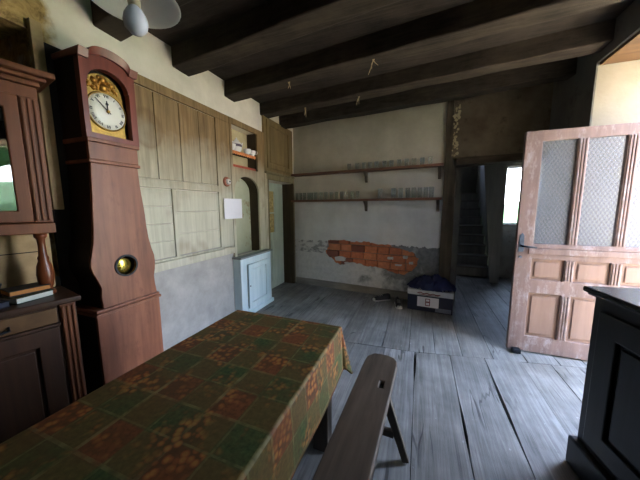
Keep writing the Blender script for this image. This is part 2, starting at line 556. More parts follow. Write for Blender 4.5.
MAT['ebony'] = wood('black stained sideboard', (24, 26, 30), (42, 44, 50), 'z', 5, 0.38, 0.15, 0.45)
MAT['ebony_top'] = wood('polished black sideboard top', (30, 32, 34), (48, 50, 52), 'y', 5, 0.25, 0.08, 0.5)
MAT['china'] = plain('white china', (236, 232, 228), 0.2, var=0.03)
MAT['china_band'] = plain('dark painted decoration', (92, 78, 92), 0.3, var=0.3, scale=60)
MAT['edging'] = plain('orange lace edging', (206, 128, 76), 0.8, var=0.35, scale=70)
MAT['edging_red'] = plain('red lace edging', (176, 84, 62), 0.8, var=0.35, scale=70)
MAT['card'] = plain('white card', (240, 238, 242), 0.5, var=0.02)
MAT['carton_white'] = plain('white carton band', (206, 206, 204), 0.6, var=0.06)
MAT['carton_navy'] = plain('dark navy carton', (38, 42, 62), 0.55, var=0.12)
MAT['carton_grey'] = plain('grey carton print', (120, 128, 146), 0.6, var=0.1)
MAT['print_red'] = plain('dark red print', (128, 34, 44), 0.6, var=0.05)
MAT['jacket'] = plain('navy cloth', (34, 40, 78), 0.8, var=0.3, scale=9)
MAT['shoe'] = plain('dark shoe', (38, 38, 42), 0.6, var=0.2)
MAT['rubber_white'] = plain('off white rubber', (214, 212, 204), 0.6, var=0.05)
MAT['shade'] = plain('pale enamel shade', (238, 242, 232), 0.35, var=0.04)
MAT['bulb'] = plain('opal bulb glass', (214, 218, 232), 0.15, var=0.0, spec=0.5)
MAT['cord'] = plain('cream plastic', (206, 192, 160), 0.5, var=0.05)
MAT['cobweb'] = plain('dusty cobweb', (190, 170, 136), 0.9, var=0.3, scale=40)
MAT['grass'] = plain('lawn', (84, 112, 60), 0.9, var=0.35, scale=3)
MAT['gravel'] = plain('pale gravel yard', (176, 164, 144), 0.95, var=0.2, scale=9)
MAT['leaf'] = plain('hedge leaves', (34, 62, 36), 0.8, var=0.5, scale=7, bump=0.8)
MAT['render'] = plaster('outside render', (196, 186, 166), (216, 206, 188))


# ------------------------------------------------------------------ mesh helpers
class MB:
    def __init__(self):
        self.bm = bmesh.new()
        self.uv = None

    def quadbox(self, corners):
        v = [self.bm.verts.new(c) for c in corners]
        for f in ((0, 3, 2, 1), (4, 5, 6, 7), (0, 1, 5, 4), (1, 2, 6, 5), (2, 3, 7, 6), (3, 0, 4, 7)):
            self.bm.faces.new([v[i] for i in f])
        return self

    def box(self, x0, x1, y0, y1, z0, z1):
        return self.quadbox([(x0, y0, z0), (x1, y0, z0), (x1, y1, z0), (x0, y1, z0), (x0, y0, z1), (x1, y0, z1), (x1, y1, z1), (x0, y1, z1)])

    def bar(self, p0, p1, wx, wy, upv=(0, 0, 1), taper=1.0):
        p0, p1 = Vector(p0), Vector(p1)
        d = (p1 - p0).normalized()
        u = Vector(upv)
        if abs(d.dot(u)) > 0.95:
            u = Vector((0, 1, 0))
        a = d.cross(u).normalized()
        b = a.cross(d).normalized()
        cs = []
        for p, k in ((p0, 1.0), (p1, taper)):
            for sx, sy in ((-1, -1), (1, -1), (1, 1), (-1, 1)):
                cs.append(p + a * sx * wx / 2 * k + b * sy * wy / 2 * k)
        return self.quadbox(cs)

    def tube(self, pts, r, n=10, caps=True):
        pts = [Vector(p) for p in pts]
        rs = r if isinstance(r, (list, tuple)) else [r] * len(pts)
        rings = []
        prev = None
        for i, p in enumerate(pts):
            d = (pts[min(i + 1, len(pts) - 1)] - pts[max(i - 1, 0)]).normalized()
            ref = Vector((0, 0, 1)) if abs(d.z) < 0.9 else Vector((1, 0, 0))
            a = d.cross(ref).normalized() if prev is None else (prev - d * prev.dot(d)).normalized()
            prev = a
            b = d.cross(a)
            rings.append([self.bm.verts.new(p + (a * math.cos(2 * math.pi * k / n) + b * math.sin(2 * math.pi * k / n)) * rs[i]) for k in range(n)])
        for q, s in zip(rings, rings[1:]):
            for k in range(n):
                self.bm.faces.new((q[k], q[(k + 1) % n], s[(k + 1) % n], s[k]))
        if caps:
            self.bm.faces.new(list(reversed(rings[0])))
            self.bm.faces.new(rings[-1])
        return self

    def lathe(self, prof, c=(0, 0, 0), n=24, mat=None, closed=True):
        """prof = [(r, h)] turned about +Z at c; mat optionally maps (x,y,z) to world"""
        c = Vector(c)
        fn = mat or (lambda v: v)
        rings = []
        for r, h in prof:
            if r < 1e-6:
                rings.append([self.bm.verts.new(c + fn(Vector((0, 0, h))))])
            else:
                rings.append([self.bm.verts.new(c + fn(Vector((r * math.cos(2 * math.pi * k / n), r * math.sin(2 * math.pi * k / n), h)))) for k in range(n)])
        for a, b in zip(rings, rings[1:]):
            for k in range(n):
                va = [a[0]] if len(a) == 1 else [a[k], a[(k + 1) % n]]
                vb = [b[0]] if len(b) == 1 else [b[(k + 1) % n], b[k]]
                if len(va) + len(vb) >= 3:
                    self.bm.faces.new(va + vb)
        if closed:
            for rg, rev in ((rings[0], True), (rings[-1], False)):
                if len(rg) > 1:
                    self.bm.faces.new(list(reversed(rg)) if rev else rg)
        return self

    def plate(self, outer, w0, w1, fn, holes=()):
        """polygon with holes in (u, v), extruded from w0 to w1; fn(u, v, w) gives the point"""
        loops = [list(outer)] + [list(h) for h in holes]
        flat = [p for lp in loops for p in lp]
        tris = tessellate_polygon([[Vector((p[0], p[1], 0)) for p in lp] for lp in loops])
        A = [self.bm.verts.new(fn(p[0], p[1], w0)) for p in flat]
        B = [self.bm.verts.new(fn(p[0], p[1], w1)) for p in flat]
        for t in tris:
            try:
                self.bm.faces.new([A[i] for i in t])
                self.bm.faces.new([B[i] for i in reversed(t)])
            except ValueError:
                pass
        k = 0
        for lp in loops:
            n = len(lp)
            for i in range(n):
                j = (i + 1) % n
                try:
                    self.bm.faces.new((A[k + i], A[k + j], B[k + j], B[k + i]))
                except ValueError:
                    pass
            k += n
        return self

    def build(self, name, mat, parent=None, bevel=0.0, smooth=False, seg=2):
        bmesh.ops.recalc_face_normals(self.bm, faces=self.bm.faces)
        me = bpy.data.meshes.new(name)
        self.bm.to_mesh(me)
        self.bm.free()
        me.materials.append(MAT[mat] if isinstance(mat, str) else mat)
        o = bpy.data.objects.new(name, me)
        COL.objects.link(o)
        if parent is not None:
            o.parent = parent
        if bevel:
            m = o.modifiers.new('bevel', 'BEVEL')
            m.width = bevel
            m.segments = seg
            m.limit_method = 'ANGLE'
            m.angle_limit = R(40)
        if smooth:
            for p in me.polygons:
                p.use_smooth = True
        return o


def B(x0, x1, y0, y1, z0, z1):
    return MB().box(x0, x1, y0, y1, z0, z1)


def tag(o, label, cat, group=None):
    o['label'] = label
    o['category'] = cat
    if group:
        o['group'] = group
    return o


def thing(name, label, cat, loc=(0, 0, 0), rz=0.0, group=None):
    o = bpy.data.objects.new(name, None)
    COL.objects.link(o)
    o.location = loc
    o.rotation_euler = (0, 0, rz)
    return tag(o, label, cat, group)


def struct(o, label=None):
    o['kind'] = 'structure'
    if label:
        o['label'] = label
    return o


def sempty(name, loc=(0, 0, 0), rz=0.0, label=None):
    o = bpy.data.objects.new(name, None)
    COL.objects.link(o)
    o.location = loc
    o.rotation_euler = (0, 0, rz)
    return struct(o, label)


def rect(u0, u1, v0, v1):
    return [(u0, v0), (u1, v0), (u1, v1), (u0, v1)]


def rough_up(o, amp, scale, axis_mask=(1, 1, 1)):
    for v in o.data.vertices:
        n = noise.noise_vector(v.co * scale)
        v.co += Vector((n[i] * amp * axis_mask[i] for i in range(3)))


XL = -2.2            # left wall face
XR = 1.4             # right wall inner face
XO = 2.05            # right wall outer face
ZC = 2.93            # ceiling boards
TB = R(-7)           # the back wall and the beams run askew
BD = Vector((math.cos(TB), math.sin(TB), 0))
BN = Vector((-math.sin(TB), math.cos(TB), 0))
BP = Vector((XL, 4.47, 0))

# ------------------------------------------------------------------ floor
m = MB()


def gw(g, y):
    """half width of the gap at y; g is a number or (base, extra, centre, spread)"""
    if isinstance(g, tuple):
        return g[0] + g[1] * math.exp(-((y - g[2]) / g[3]) ** 2)
    return g


def plank(m, x0, x1, y0, y1, gl, gr, f0=0.0, f1=0.0):
    n = max(2, int((y1 - y0) / 0.16))
    dz = random.uniform(-0.002, 0.002)
    sd = random.uniform(0, 99)
    L, Rr, Lb, Rb = [], [], [], []
    for i in range(n + 1):
        yl = y0 + f0 * x0 + (y1 - y0 + (f1 - f0) * x0) * i / n
        yr = y0 + f0 * x1 + (y1 - y0 + (f1 - f0) * x1) * i / n
        y = (yl + yr) / 2
        gl_, gr_ = gw(gl, yl), gw(gr, yr)
        a = x0 + gl_ * (0.7 + 1.6 * max(0, noise.noise(Vector((sd, y * 1.1, 0)))))
        b = x1 - gr_ * (0.7 + 1.6 * max(0, noise.noise(Vector((sd + 30, y * 1.1, 0)))))
        L.append(m.bm.verts.new((a, yl, dz)))
        Rr.append(m.bm.verts.new((b, yr, dz)))
        Lb.append(m.bm.verts.new((a, yl, -0.03)))
        Rb.append(m.bm.verts.new((b, yr, -0.03)))
    for i in range(n):
        m.bm.faces.new((L[i], Rr[i], Rr[i + 1], L[i + 1]))
        m.bm.faces.new((L[i], L[i + 1], Lb[i + 1], Lb[i]))
        m.bm.faces.new((Rr[i], Rb[i], Rb[i + 1], Rr[i + 1]))
    m.bm.faces.new((L[0], Lb[0], Rb[0], Rr[0]))
    m.bm.faces.new((L[n], Rr[n], Rb[n], Lb[n]))


near_edges = [-2.75, -2.45, -2.12, -1.8, -1.5, -1.19, -0.89, -0.6, -0.28, 0.01, 0.33, 0.635, 0.94, 1.185, 1.45, 1.75, 2.05]
wide = {0.33: (0.0022, 0.009, 1.78, 0.16), 0.635: (0.0024, 0.011, 2.12, 0.32), 0.01: (0.002, 0.009, 2.42, 0.16), 0.94: 0.002}
for a, b in zip(near_edges, near_edges[1:]):
    ff = 0.18 if b > 0.02 else 0.06
    plank(m, a, b, -1.7, 2.64, wide.get(a, 0.003), wide.get(b, 0.003), 0.0, ff)
x = -2.8
while x < 2.0:
    wd = random.uniform(0.2, 0.3)
    if x < 0.0 < x + wd:
        wd = 0.01 - x if x < -0.1 else wd
    plank(m, x, x + wd, 2.644, 6.35 if x > 0.2 else 4.75, 0.0035, 0.0035, 0.18 if x + wd > 0.02 else 0.06, 0.0)
    x += wd
struct(m.build('floor', 'floor'), 'worn grey wooden plank floor with open gaps')
struct(B(-3.0, XO, -1.75, 6.5, -0.2, -0.045).build('subfloor', 'black'))

# ------------------------------------------------------------------ left wall with recesses
LW = lambda u, v, w_: (w_, u, v)
recess = rect(-1.2, 0.97, 0.0, 2.505)
upper_niche = rect(2.73, 3.30, 1.94, 2.48)


def arch_pts(y0, y1, z0, zs, zt, n=14):
    c, r = (y0 + y1) / 2, (y1 - y0) / 2
    p = [(y0, z0), (y1, z0)]
    for i in range(n + 1):
        a = math.pi * i / n
        p.append((c + r * math.cos(a), zs + (zt - zs) * math.sin(a)))
    return p


arch = arch_pts(2.735, 3.305, 0.80, 1.66, 1.87)
door_hole = rect(3.52, 4.40, 0.0, 1.865)
outer = [(-1.7, -0.05), (-1.2, -0.05), (-1.2, 2.505), (0.97, 2.505), (0.97, -0.05), (3.52, -0.05), (3.52, 1.865), (4.40, 1.865), (4.40, -0.05), (4.6, -0.05), (4.6, 3.0), (-1.7, 3.0)]
wall_left = MB().plate(outer, XL - 0.02, XL - 0.5, LW, [upper_niche, arch]).build('wall_left', 'left_plaster')
struct(wall_left, 'left wall, white plaster above wood panelling and grey below')
# back of the recesses
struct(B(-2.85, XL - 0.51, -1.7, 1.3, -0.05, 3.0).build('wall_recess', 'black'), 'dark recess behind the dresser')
m = MB()
m.box(XL - 0.20, XL - 0.17, 2.6, 3.45, 0.7, 2.6)
nb = struct(m.build('niche_back', 'niche_back'))
struct(B(XL - 0.169, XL - 0.162, 2.736, 3.304, 0.80, 1.869).build('niche_lining', 'arch_back'))
struct(B(XL - 0.165, XL - 0.025, 3.285, 3.2985, 1.942, 2.478).build('niche_cheek', 'niche'))
m = MB()
pts = arch[1:2] + arch[2:]
for (a, b) in zip(arch[1:], arch[2:]):
    dy, dz = 0.006, 0.004
    c = Vector(((3.02), 1.6))
    def ins(p, k):
        q = Vector(p)
        return q + (c - q).normalized() * k
    a1, b1, a2, b2 = ins(a, 0.002), ins(b, 0.002), ins(a, 0.012), ins(b, 0.012)
    m.quadbox([(XL - 0.160, a1.x, a1.y), (XL - 0.160, b1.x, b1.y), (XL - 0.160, b2.x, b2.y), (XL - 0.160, a2.x, a2.y),
               (XL - 0.022, a1.x, a1.y), (XL - 0.022, b1.x, b1.y), (XL - 0.022, b2.x, b2.y), (XL - 0.022, a2.x, a2.y)])
struct(m.build('niche_reveal', 'niche'))
# passage behind the little door
struct(B(-3.1, -2.72, 3.3, 4.9, -0.05, 2.2).build('wall_passage', 'dark_wall'))

# panelling: frame, fielded boards, rails
m = MB()
X0, X1 = XL - 0.018, XL + 0.006


def pbox(y0, y1, z0, z1, x1=X1):
    m.box(X0, x1, y0, y1, z0, z1)


pbox(1.425, 2.70, 2.455, 2.535)                     # top rail
pbox(1.425, 2.475, 1.625, 1.70)                     # middle rail
pbox(1.425, 2.70, 0.955, 0.975, X1)                 # bead
pbox(1.425, 1.47, 0.975, 2.455)                     # stile behind the clock
pbox(2.475, 2.70, 0.90, 2.455)                     # stile by the niche
pbox(1.855, 1.895, 0.975, 1.625)                   # centre stile, lower
pbox(1.47, 2.70, 0.872, 0.952, X1 + 0.012)         # bottom rail
for a, b in ((1.475, 1.735), (1.742, 1.992), (1.999, 2.232), (2.239, 2.468)):
    pbox(a, b, 1.705, 2.45, XL - 0.004)            # upright boards, upper
for y0, y1, nb_ in ((1.475, 1.85, 4), (1.90, 2.468, 3)):
    h = (1.62 - 0.98) / nb_
    for i in range(nb_):
        pbox(y0, y1, 0.98 + i * h + 0.0025, 0.98 + (i + 1) * h - 0.0025, XL - 0.004)
struct(m.build('trim_1', 'panel', bevel=0.004), 'painted wood panelling between the clock and the niche')
struct(B(XL - 0.018, XL + 0.004, 1.03, 1.424, 0.0, 2.46).build('trim_7', 'black'), 'boards behind the clock, blackened for its shadow')  # black colour stands in for the clock's shadow on the wall
struct(B(XL - 0.019, XL + 0.006, 0.972, 1.0295, 0.0, 1.44).build('trim_10', 'black'))  # lower part of the same shadow, painted as a black sheet
struct(B(XL - 0.019, XL + 0.014, 0.972, 1.028, 1.441, 2.56).build('trim_8', 'back_panel', bevel=0.004), 'upright board between dresser and clock, coloured pale as if lit')  # light on this wall strip is put into its pale colour
m = MB()
nout = rect(2.705, 3.44, 0.80, 2.535)
m.plate(nout, XL - 0.018, XL + 0.01, LW, [rect(2.745, 3.285, 1.955, 2.465), arch_pts(2.75, 3.29, 0.82, 1.65, 1.855)])
m.box(XL - 0.018, XL + 0.014, 3.44, 3.52, 0.0, 2.535)
struct(m.build('trim_2', 'panel', bevel=0.004), 'painted surround of the shelf niche and arched niche')
m = MB()
m.box(XL - 0.018, XL + 0.02, 3.50, 4.42, 1.87, 1.985)
m.box(XL - 0.018, XL + 0.02, 3.522, 3.55, 0.0, 1.87)
struct(B(XL - 0.24, XL + 0.012, 4.37, 4.40, 0.0, 1.869).build('trim_11', 'niche'), 'dark brown side of the small door opening')
m.box(XL - 0.018, XL + 0.012, 4.4005, 4.44, 0.0, 1.87)
struct(m.build('trim_3', 'frame_paint', bevel=0.004), 'olive brown frame of the small door')

# small green door with curtained glass, set back in the opening
d1 = sempty('door_1', (XL - 0.20, 3.53, 0.01), 0, 'grey green small door with curtained upper glass')
m = MB()
m.plate(rect(0, 0.835, 0, 1.85), -0.035, 0.0, LW, [rect(0.233, 0.534, 1.0, 1.71)])
m.build('door_leaf', 'green_paint', d1, 0.003)
B(-0.022, -0.016, 0.233, 0.534, 1.0, 1.71).build('curtain', 'lace', d1)
m = MB()
m.box(0, 0.008, 0.233, 0.534, 1.33, 1.35)
m.box(0, 0.012, 0.10, 0.36, 0.14, 0.86)
m.box(0, 0.012, 0.40, 0.70, 0.14, 0.86)
m.build('moulding', 'green_paint', d1, 0.004)

# ------------------------------------------------------------------ back wall
BW = lambda u, v, w_: tuple(BP + BD * u + BN * w_ + Vector((0, 0, v)))
bw = sempty('wall_back', tuple(BP), TB, 'back wall of stained plaster with a bare brick patch')
LB = lambda u, v, w_: (u, w_, v)
hole = [(0.66, 0.60), (0.64, 0.66), (0.70, 0.74), (0.68, 0.85), (0.76, 0.875), (0.98, 0.88), (1.10, 0.872), (1.14, 0.86), (1.32, 0.868), (1.44, 0.872), (1.50, 0.85), (1.62, 0.845), (1.80, 0.84), (1.86, 0.80),
        (1.96, 0.79), (2.06, 0.765), (2.14, 0.75), (2.22, 0.66), (2.20, 0.54), (2.14, 0.45), (2.02, 0.39), (1.90, 0.385), (1.78, 0.42), (1.66, 0.45), (1.54, 0.46), (1.40, 0.462), (1.28, 0.49), (1.10, 0.49), (1.02, 0.46), (0.92, 0.435), (0.84, 0.47), (0.78, 0.53)]
jit = []
for i, p in enumerate(hole):
    q = hole[(i + 1) % len(hole)]
    for k in range(4):
        f = k / 4
        pt = Vector((p[0] + (q[0] - p[0]) * f, p[1] + (q[1] - p[1]) * f))
        jit.append((pt.x + random.uniform(-0.011, 0.011), pt.y + random.uniform(-0.011, 0.011)))
MB().plate(rect(-0.3, 2.60, -0.05, 2.99), 0.0, 0.022, LB, [jit]).build('plaster_coat', 'back_plaster', bw, 0.004)
MB().box(-0.4, 2.62, 0.06, 0.22, -0.05, 2.99).build('mortar_bed', 'mortar', bw)
m = MB()
z = 0.33
row = 0
while z < 0.90:
    u = 0.45 - (0.15 if row % 2 else 0.0)
    while u < 2.35:
        wdt = random.uniform(0.19, 0.24)
        dd = random.choice((0.008, 0.012, 0.014, 0.02, 0.03))
        m.box(u, u + wdt - 0.012, dd, 0.058, z, z + 0.108)
        u += wdt
    z += 0.12
    row += 1
m.build('bricks', 'brick', bw, 0.003)
# scraps of plaster left on the bricks
m = MB()
for (u, v, a, b) in ((0.93, 0.545, 0.21, 0.085), (1.80, 0.63, 0.10, 0.045), (2.03, 0.66, 0.08, 0.05), (2.12, 0.58, 0.07, 0.045), (1.05, 0.48, 0.09, 0.03), (1.93, 0.53, 0.12, 0.03)):
    pl = []
    for k in range(14):
        an = 2 * math.pi * k / 14
        rr = random.uniform(0.75, 1.05)
        cx, cz = math.cos(an), math.sin(an)
        e = max(abs(cx), abs(cz))
        pl.append((u + a / 2 * cx / e * rr, v + b / 2 * cz / e * rr))
    m.plate(pl, 0.002, 0.045, LB)
m.build('plaster_scrap', plaster('white plaster scrap', (206, 202, 194), (232, 228, 222)), bw)
# plinth strip
struct(MB().plate(rect(0.02, 2.50, 0, 0.115), -0.03, -0.002, BW).build('baseboard_back', 'stair', bevel=0.004), 'low dark grey board along the foot of the back wall')
# upper wall over the stair opening
uo = MB().plate(rect(2.60, 4.9, 2.11, 2.99), -0.01, 0.2, BW).build('wall_over_stairs', 'upper_plaster')
struct(uo, 'sooty plaster panel above the stair opening')
# rough timber post and crumbled strip above it
m = MB()
n = 14
pts2 = []
for i in range(n + 1):
    v = 2.99 * i / n
    pts2.append((2.515 + 0.012 * noise.noise(Vector((v * 2.1, 3, 0))), v))
for i in range(n, -1, -1):
    v = 2.99 * i / n
    wv = 0.15 if v < 2.1 else 0.085
    pts2.append((2.515 + wv + 0.012 * noise.noise(Vector((v * 2.3, 9, 0))), v))
m.plate(pts2, -0.035, 0.24, BW)
struct(m.build('trim_4', 'post', bevel=0.008), 'rough upright timber post at the stair opening')
m = MB()
for i in range(46):
    v = random.uniform(2.12, 2.80)
    u = 2.60 + random.uniform(0, 0.07)
    s_ = random.uniform(0.008, 0.022)
    m.plate([(u + s_ * math.cos(a) * random.uniform(.7, 1.3), v + s_ * math.sin(a) * random.uniform(.7, 1.3)) for a in (0, 1.1, 2.2, 3.3, 4.2, 5.2)], -0.018 - random.uniform(0, .02), 0.0, BW)
struct(m.build('trim_5', 'niche_back'), 'crumbled plaster along the post above the shelf')
struct(MB().plate([(2.66, 2.005), (4.9, 2.05), (4.9, 2.115), (2.66, 2.10)], -0.03, 0.22, BW).build('trim_6', 'lintel', bevel=0.008), 'dark timber lintel over the stair opening')

# ------------------------------------------------------------------ right wall, doorway, window beside the camera
RW = LW
outr = [(-1.75, -0.05), (1.98, -0.05), (1.98, 2.695), (3.18, 2.695), (3.18, -0.05), (4.12, -0.05), (4.12, 3.0), (-1.75, 3.0)]
wr = MB().plate(outr, XR + 0.012, XO, RW, [rect(0.22, 0.72, 1.35, 2.35)]).build('wall_right', 'jamb')
struct(wr, 'thick right wall with cream plastered door reveal')
struct(MB().plate([(u, v) for u, v in outr], XR, XR + 0.012, RW, [rect(0.22, 0.72, 1.35, 2.35)]).build('wall_right_face', 'dark_wall'))
struct(B(XR + 0.02, XO - 0.002, 1.981, 3.179, 2.668, 2.6945).build('trim_12', wood('tan soffit boards', (74, 52, 32), (112, 82, 52), 'x', 5, 0.7, 0.2)), 'tan boards under the doorway lintel')
w2 = sempty('window_2', (XO - 0.2, 0.22, 1.35), 0, 'window in the right wall beside the camera')
m = MB().plate(rect(0, 0.5, 0, 1.0), 0, 0.05, LW, [rect(0.03, 0.47, 0.03, 0.97)])
m.build('window_frame', 'green_paint', w2, 0.003)
B(0.02, 0.026, 0.03, 0.47, 0.03, 0.97).build('pane', 'pane', w2)
struct(B(XO + 0.001, XO + 0.6, 1.4, 1.8, -0.2, 3.0).build('wall_light_block', 'render'), 'short wall added outside the doorway to block light')  # unseen wall added to cut the light on the open door
struct(B(-3.0, XO, -1.95, -1.75, -0.05, 3.0).build('wall_rear', 'dark_wall'))
# ------------------------------------------------------------------ stair alcove
struct(B(2.5, 2.65, 4.0, 6.6, -0.2, 2.6).build('wall_alcove_right', 'alcove_plaster'))
struct(B(XO, 2.5, 4.0, 4.12, -0.2, 2.6).build('wall_alcove_front', 'alcove_plaster'))
struct(B(XO, 2.5, 4.12, 6.6, -0.2, -0.002).build('floor_alcove', 'stair'))
ab = MB().plate([(1.44, -0.05), (2.5, -0.05), (2.5, 2.6), (1.44, 2.6)], 6.2, 6.42, lambda u, v, w_: (u, w_, v), [rect(1.475, 1.875, 1.08, 2.22)]).build('wall_alcove', 'alcove_plaster')
struct(ab, 'grey plaster wall under the small stair window')
w1 = sempty('window_1', (1.475, 6.28, 1.08), 0, 'small bright window beside the stairs')
MB().plate(rect(0, 0.40, 0, 1.14), 0, 0.05, LB, [rect(0.03, 0.37, 0.035, 1.105)]).build('window_frame', 'card', w1, 0.003)
B(0.03, 0.37, 0.02, 0.026, 0.035, 1.105).build('pane', 'pane', w1)
B(-0.02, 0.42, -0.09, 0.0, -0.03, 0.0).build('window_sill', 'stair', w1, 0.004)
st = sempty('staircase', (0.56, 6.15, 0), 0, 'dark wooden stairs rising behind the stair opening')
for i in range(9):
    B(0, 0.83, i * 0.23 - 0.02, i * 0.23 + 0.25, 0.2 * i + 0.165, 0.2 * i + 0.2).build('tread', 'stair', st, 0.006)
    B(0.005, 0.825, i * 0.23, i * 0.23 + 0.02, 0.2 * i, 0.2 * i + 0.164).build('riser', 'dark_boards', st)
m = MB()
m.box(1.40, 1.44, 5.75, 8.6, 0, 3.6)
struct(m.build('wall_partition', 'dark_boards', bevel=0.004), 'dark board partition right of the stairs')
struct(MB().plate([(1.30, 0.0), (1.44, 0.0), (1.44, 2.449), (1.05, 2.449)], 5.70, 5.745, LB).build('trim_9', 'dark_boards', bevel=0.004), 'grey board cheek right of the stairs')
struct(B(0.40, 0.55, 4.33, 8.6, -0.05, 3.6).build('wall_alcove_left', 'dark_wall'))
struct(MB().plate(rect(0.40, 1.44, -0.05, 3.6), 8.25, 8.4, LB, [rect(0.7, 1.1, 2.8, 3.25)]).build('wall_stairwell', 'dark_wall'))  # high hole added out of view to light the stairs
m = MB()
m.box(0.4, 2.5, 4.35, 6.42, 2.45, 2.55)
m.box(XO, 2.5, 4.0, 4.35, 2.45, 2.55)
m.box(0.4, 1.5, 6.3, 8.4, 3.5, 3.6)
m.box(0.4, 1.5, 6.3, 6.42, 2.551, 3.499)
struct(m.build('ceiling_alcove', 'boards'))

# ------------------------------------------------------------------ ceiling boards and beams
struct(B(-2.75, XO, -1.95, 4.9, ZC, ZC + 0.08).build('ceiling', 'boards'), 'smoke blackened board ceiling')


def beam(y0, y1, zb, zt=ZC):
    """beam whose edges meet the left wall face at y0 and y1"""
    m = MB()
    nn = 26
    x0, x1 = XL - 0.1, XR + 0.02
    rings = []
    sd = random.uniform(0, 50)
    for i in range(nn + 1):
        x = x0 + (x1 - x0) * i / nn
        dy = (x - XL) * math.tan(TB)
        r = []
        for (yy, zz, k) in ((y0, zt, 0), (y0, zb, 1), (y1, zb, 2), (y1, zt, 3)):
            nv = noise.noise_vector(Vector((x * 2.2, sd + k * 5, 0))) * 0.014
            r.append(m.bm.verts.new((x, yy + dy + nv.y, zz + (nv.z if k in (1, 2) else 0))))
        rings.append(r)
    for a, b in zip(rings, rings[1:]):
        for k in range(3):
            m.bm.faces.new((a[k], a[k + 1], b[k + 1], b[k]))
    m.bm.faces.new(rings[0])
    m.bm.faces.new(list(reversed(rings[-1])))
    o = m.build('ceiling_beam', 'beam', bevel=0.012)
    return struct(o, 'smoke blackened ceiling beam')


beams = []
for y0, y1, zb in ((-0.75, -0.55, 2.73), (-0.05, 0.15, 2.73), (0.62, 0.82, 2.73), (1.33, 1.52, 2.73), (1.97, 2.17, 2.75), (2.68, 2.86, 2.755), (3.42, 3.60, 2.77), (3.97, 4.14, 2.76)):
    beams.append(beam(y0, y1, zb))
# dusty wisps hanging from the beams
def wisp(pb, x, ya, zb, ln):
    m = MB()
    y = ya + (x - XL) * math.tan(TB)
    p = Vector((x, y, zb + 0.005))
    for k in range(3):
        e = p + Vector((random.uniform(-.05, .05), random.uniform(-.02, .03), -ln * random.uniform(.4, 1)))
        mid = (p + e) / 2 + Vector((random.uniform(-.015, .015), 0, 0))
        m.tube([p + Vector((k * 0.008, 0, 0)), mid, e], [0.005, 0.004, 0.002], 5)
    m.build('cobweb', 'cobweb', pb)
for bi, x in ((5, -0.45), (5, -1.35), (6, -0.75), (6, -1.5)):
    yb = {5: 2.68, 6: 3.42}[bi]
    wisp(beams[bi], x, yb + 0.06, {5: 2.75, 6: 2.765}[bi], 0.12)
# lime plaster filling between the beam ends above the panelling is part of wall_left

# ------------------------------------------------------------------ shelves with glasses
def shelf(name, label, s1, zt, br):
    t = thing(name, label, 'shelf', tuple(BP + Vector((0, 0, zt))), TB)
    B(0.02, s1, -0.16, -0.002, -0.035, 0.0).build('board', 'shelf_wood', t, 0.003)
    for s in br:
        m = MB()
        m.plate([(-0.002, -0.036), (-0.13, -0.036), (-0.10, -0.06), (-0.05, -0.10), (-0.028, -0.18), (-0.002, -0.20)], s - 0.02, s + 0.02, lambda u, v, w_: (w_, u, v))
        m.build('bracket', 'bracket', t, 0.003)
    return t


shelf('wall_shelf', 'upper brown wall shelf on the back wall with a row of glasses', 2.51, 2.035, (1.385, 2.46))
shelf('wall_shelf', 'lower brown wall shelf on the back wall, glasses at both ends', 2.51, 1.575, (1.39, 2.46))


def tumbler_mesh(h, r):
    m = MB()
    m.lathe([(0.0, 0.0), (r * 0.8, 0.0), (r, h), (r - 0.003, h), (r * 0.8 - 0.003, 0.008), (0, 0.008)], n=16, closed=False)
    return m


def stem_mesh(h, r):
    m = MB()
    m.lathe([(0.0, 0.0), (r * 0.9, 0.0), (r * 0.85, 0.004), (0.006, 0.012), (0.005, h * 0.4), (r * 0.7, h * 0.5), (r, h * 0.75), (r * 0.88, h), (r * 0.85, h), (r * 0.95, h * 0.75), (r * 0.6, h * 0.53), (0, h * 0.47)], n=16, closed=False)
    return m


ORD = ['first', 'second', 'third', 'fourth', 'fifth', 'sixth', 'seventh', 'eighth', 'ninth', 'tenth', 'eleventh', 'twelfth', 'thirteenth', 'fourteenth']


def glasses(ss, zt, proto, labelfn, group, back=0.075):
    for i, s in enumerate(ss):
        o = proto if i == 0 else proto.copy()
        if i:
            COL.objects.link(o)
        o.location = BP + BD * s - BN * back + Vector((0, 0, zt))
        tag(o, labelfn(i), 'glass', group)


U = (1.152, 1.294, 1.412, 1.514, 1.619, 1.747, 1.858, 1.974, 2.086, 2.191, 2.308, 2.422)
glasses([s * 0.965 for s in U], 2.0353, tumbler_mesh(0.105, 0.033).build('drinking_glass', 'tumbler', smooth=True),
        lambda i: 'small clear tumbler on the upper wall shelf, %s from the left' % ORD[i], 'glasses on the upper wall shelf')
L1 = (0.075, 0.157, 0.237, 0.33, 0.394, 0.471, 0.584, 0.683, 0.791, 0.886, 0.99, 1.08, 1.18, 1.278)
glasses([0.03 + s * 0.965 for s in L1], 1.5753, tumbler_mesh(0.125, 0.03).build('drinking_glass', 'tumbler', smooth=True),
        lambda i: 'clear tumbler on the lower wall shelf, %s from the left end' % ORD[i], 'glasses on the left half of the lower shelf')
L2 = (1.69, 1.90, 2.011, 2.119, 2.207, 2.294, 2.378, 2.455)
glasses([s * 0.965 for s in L2], 1.5753, tumbler_mesh(0.15, 0.036).build('drinking_glass', 'tumbler', smooth=True),
        lambda i: 'tall glass on the right half of the lower shelf, %s after the gap' % ORD[i], 'glasses on the right half of the lower shelf')

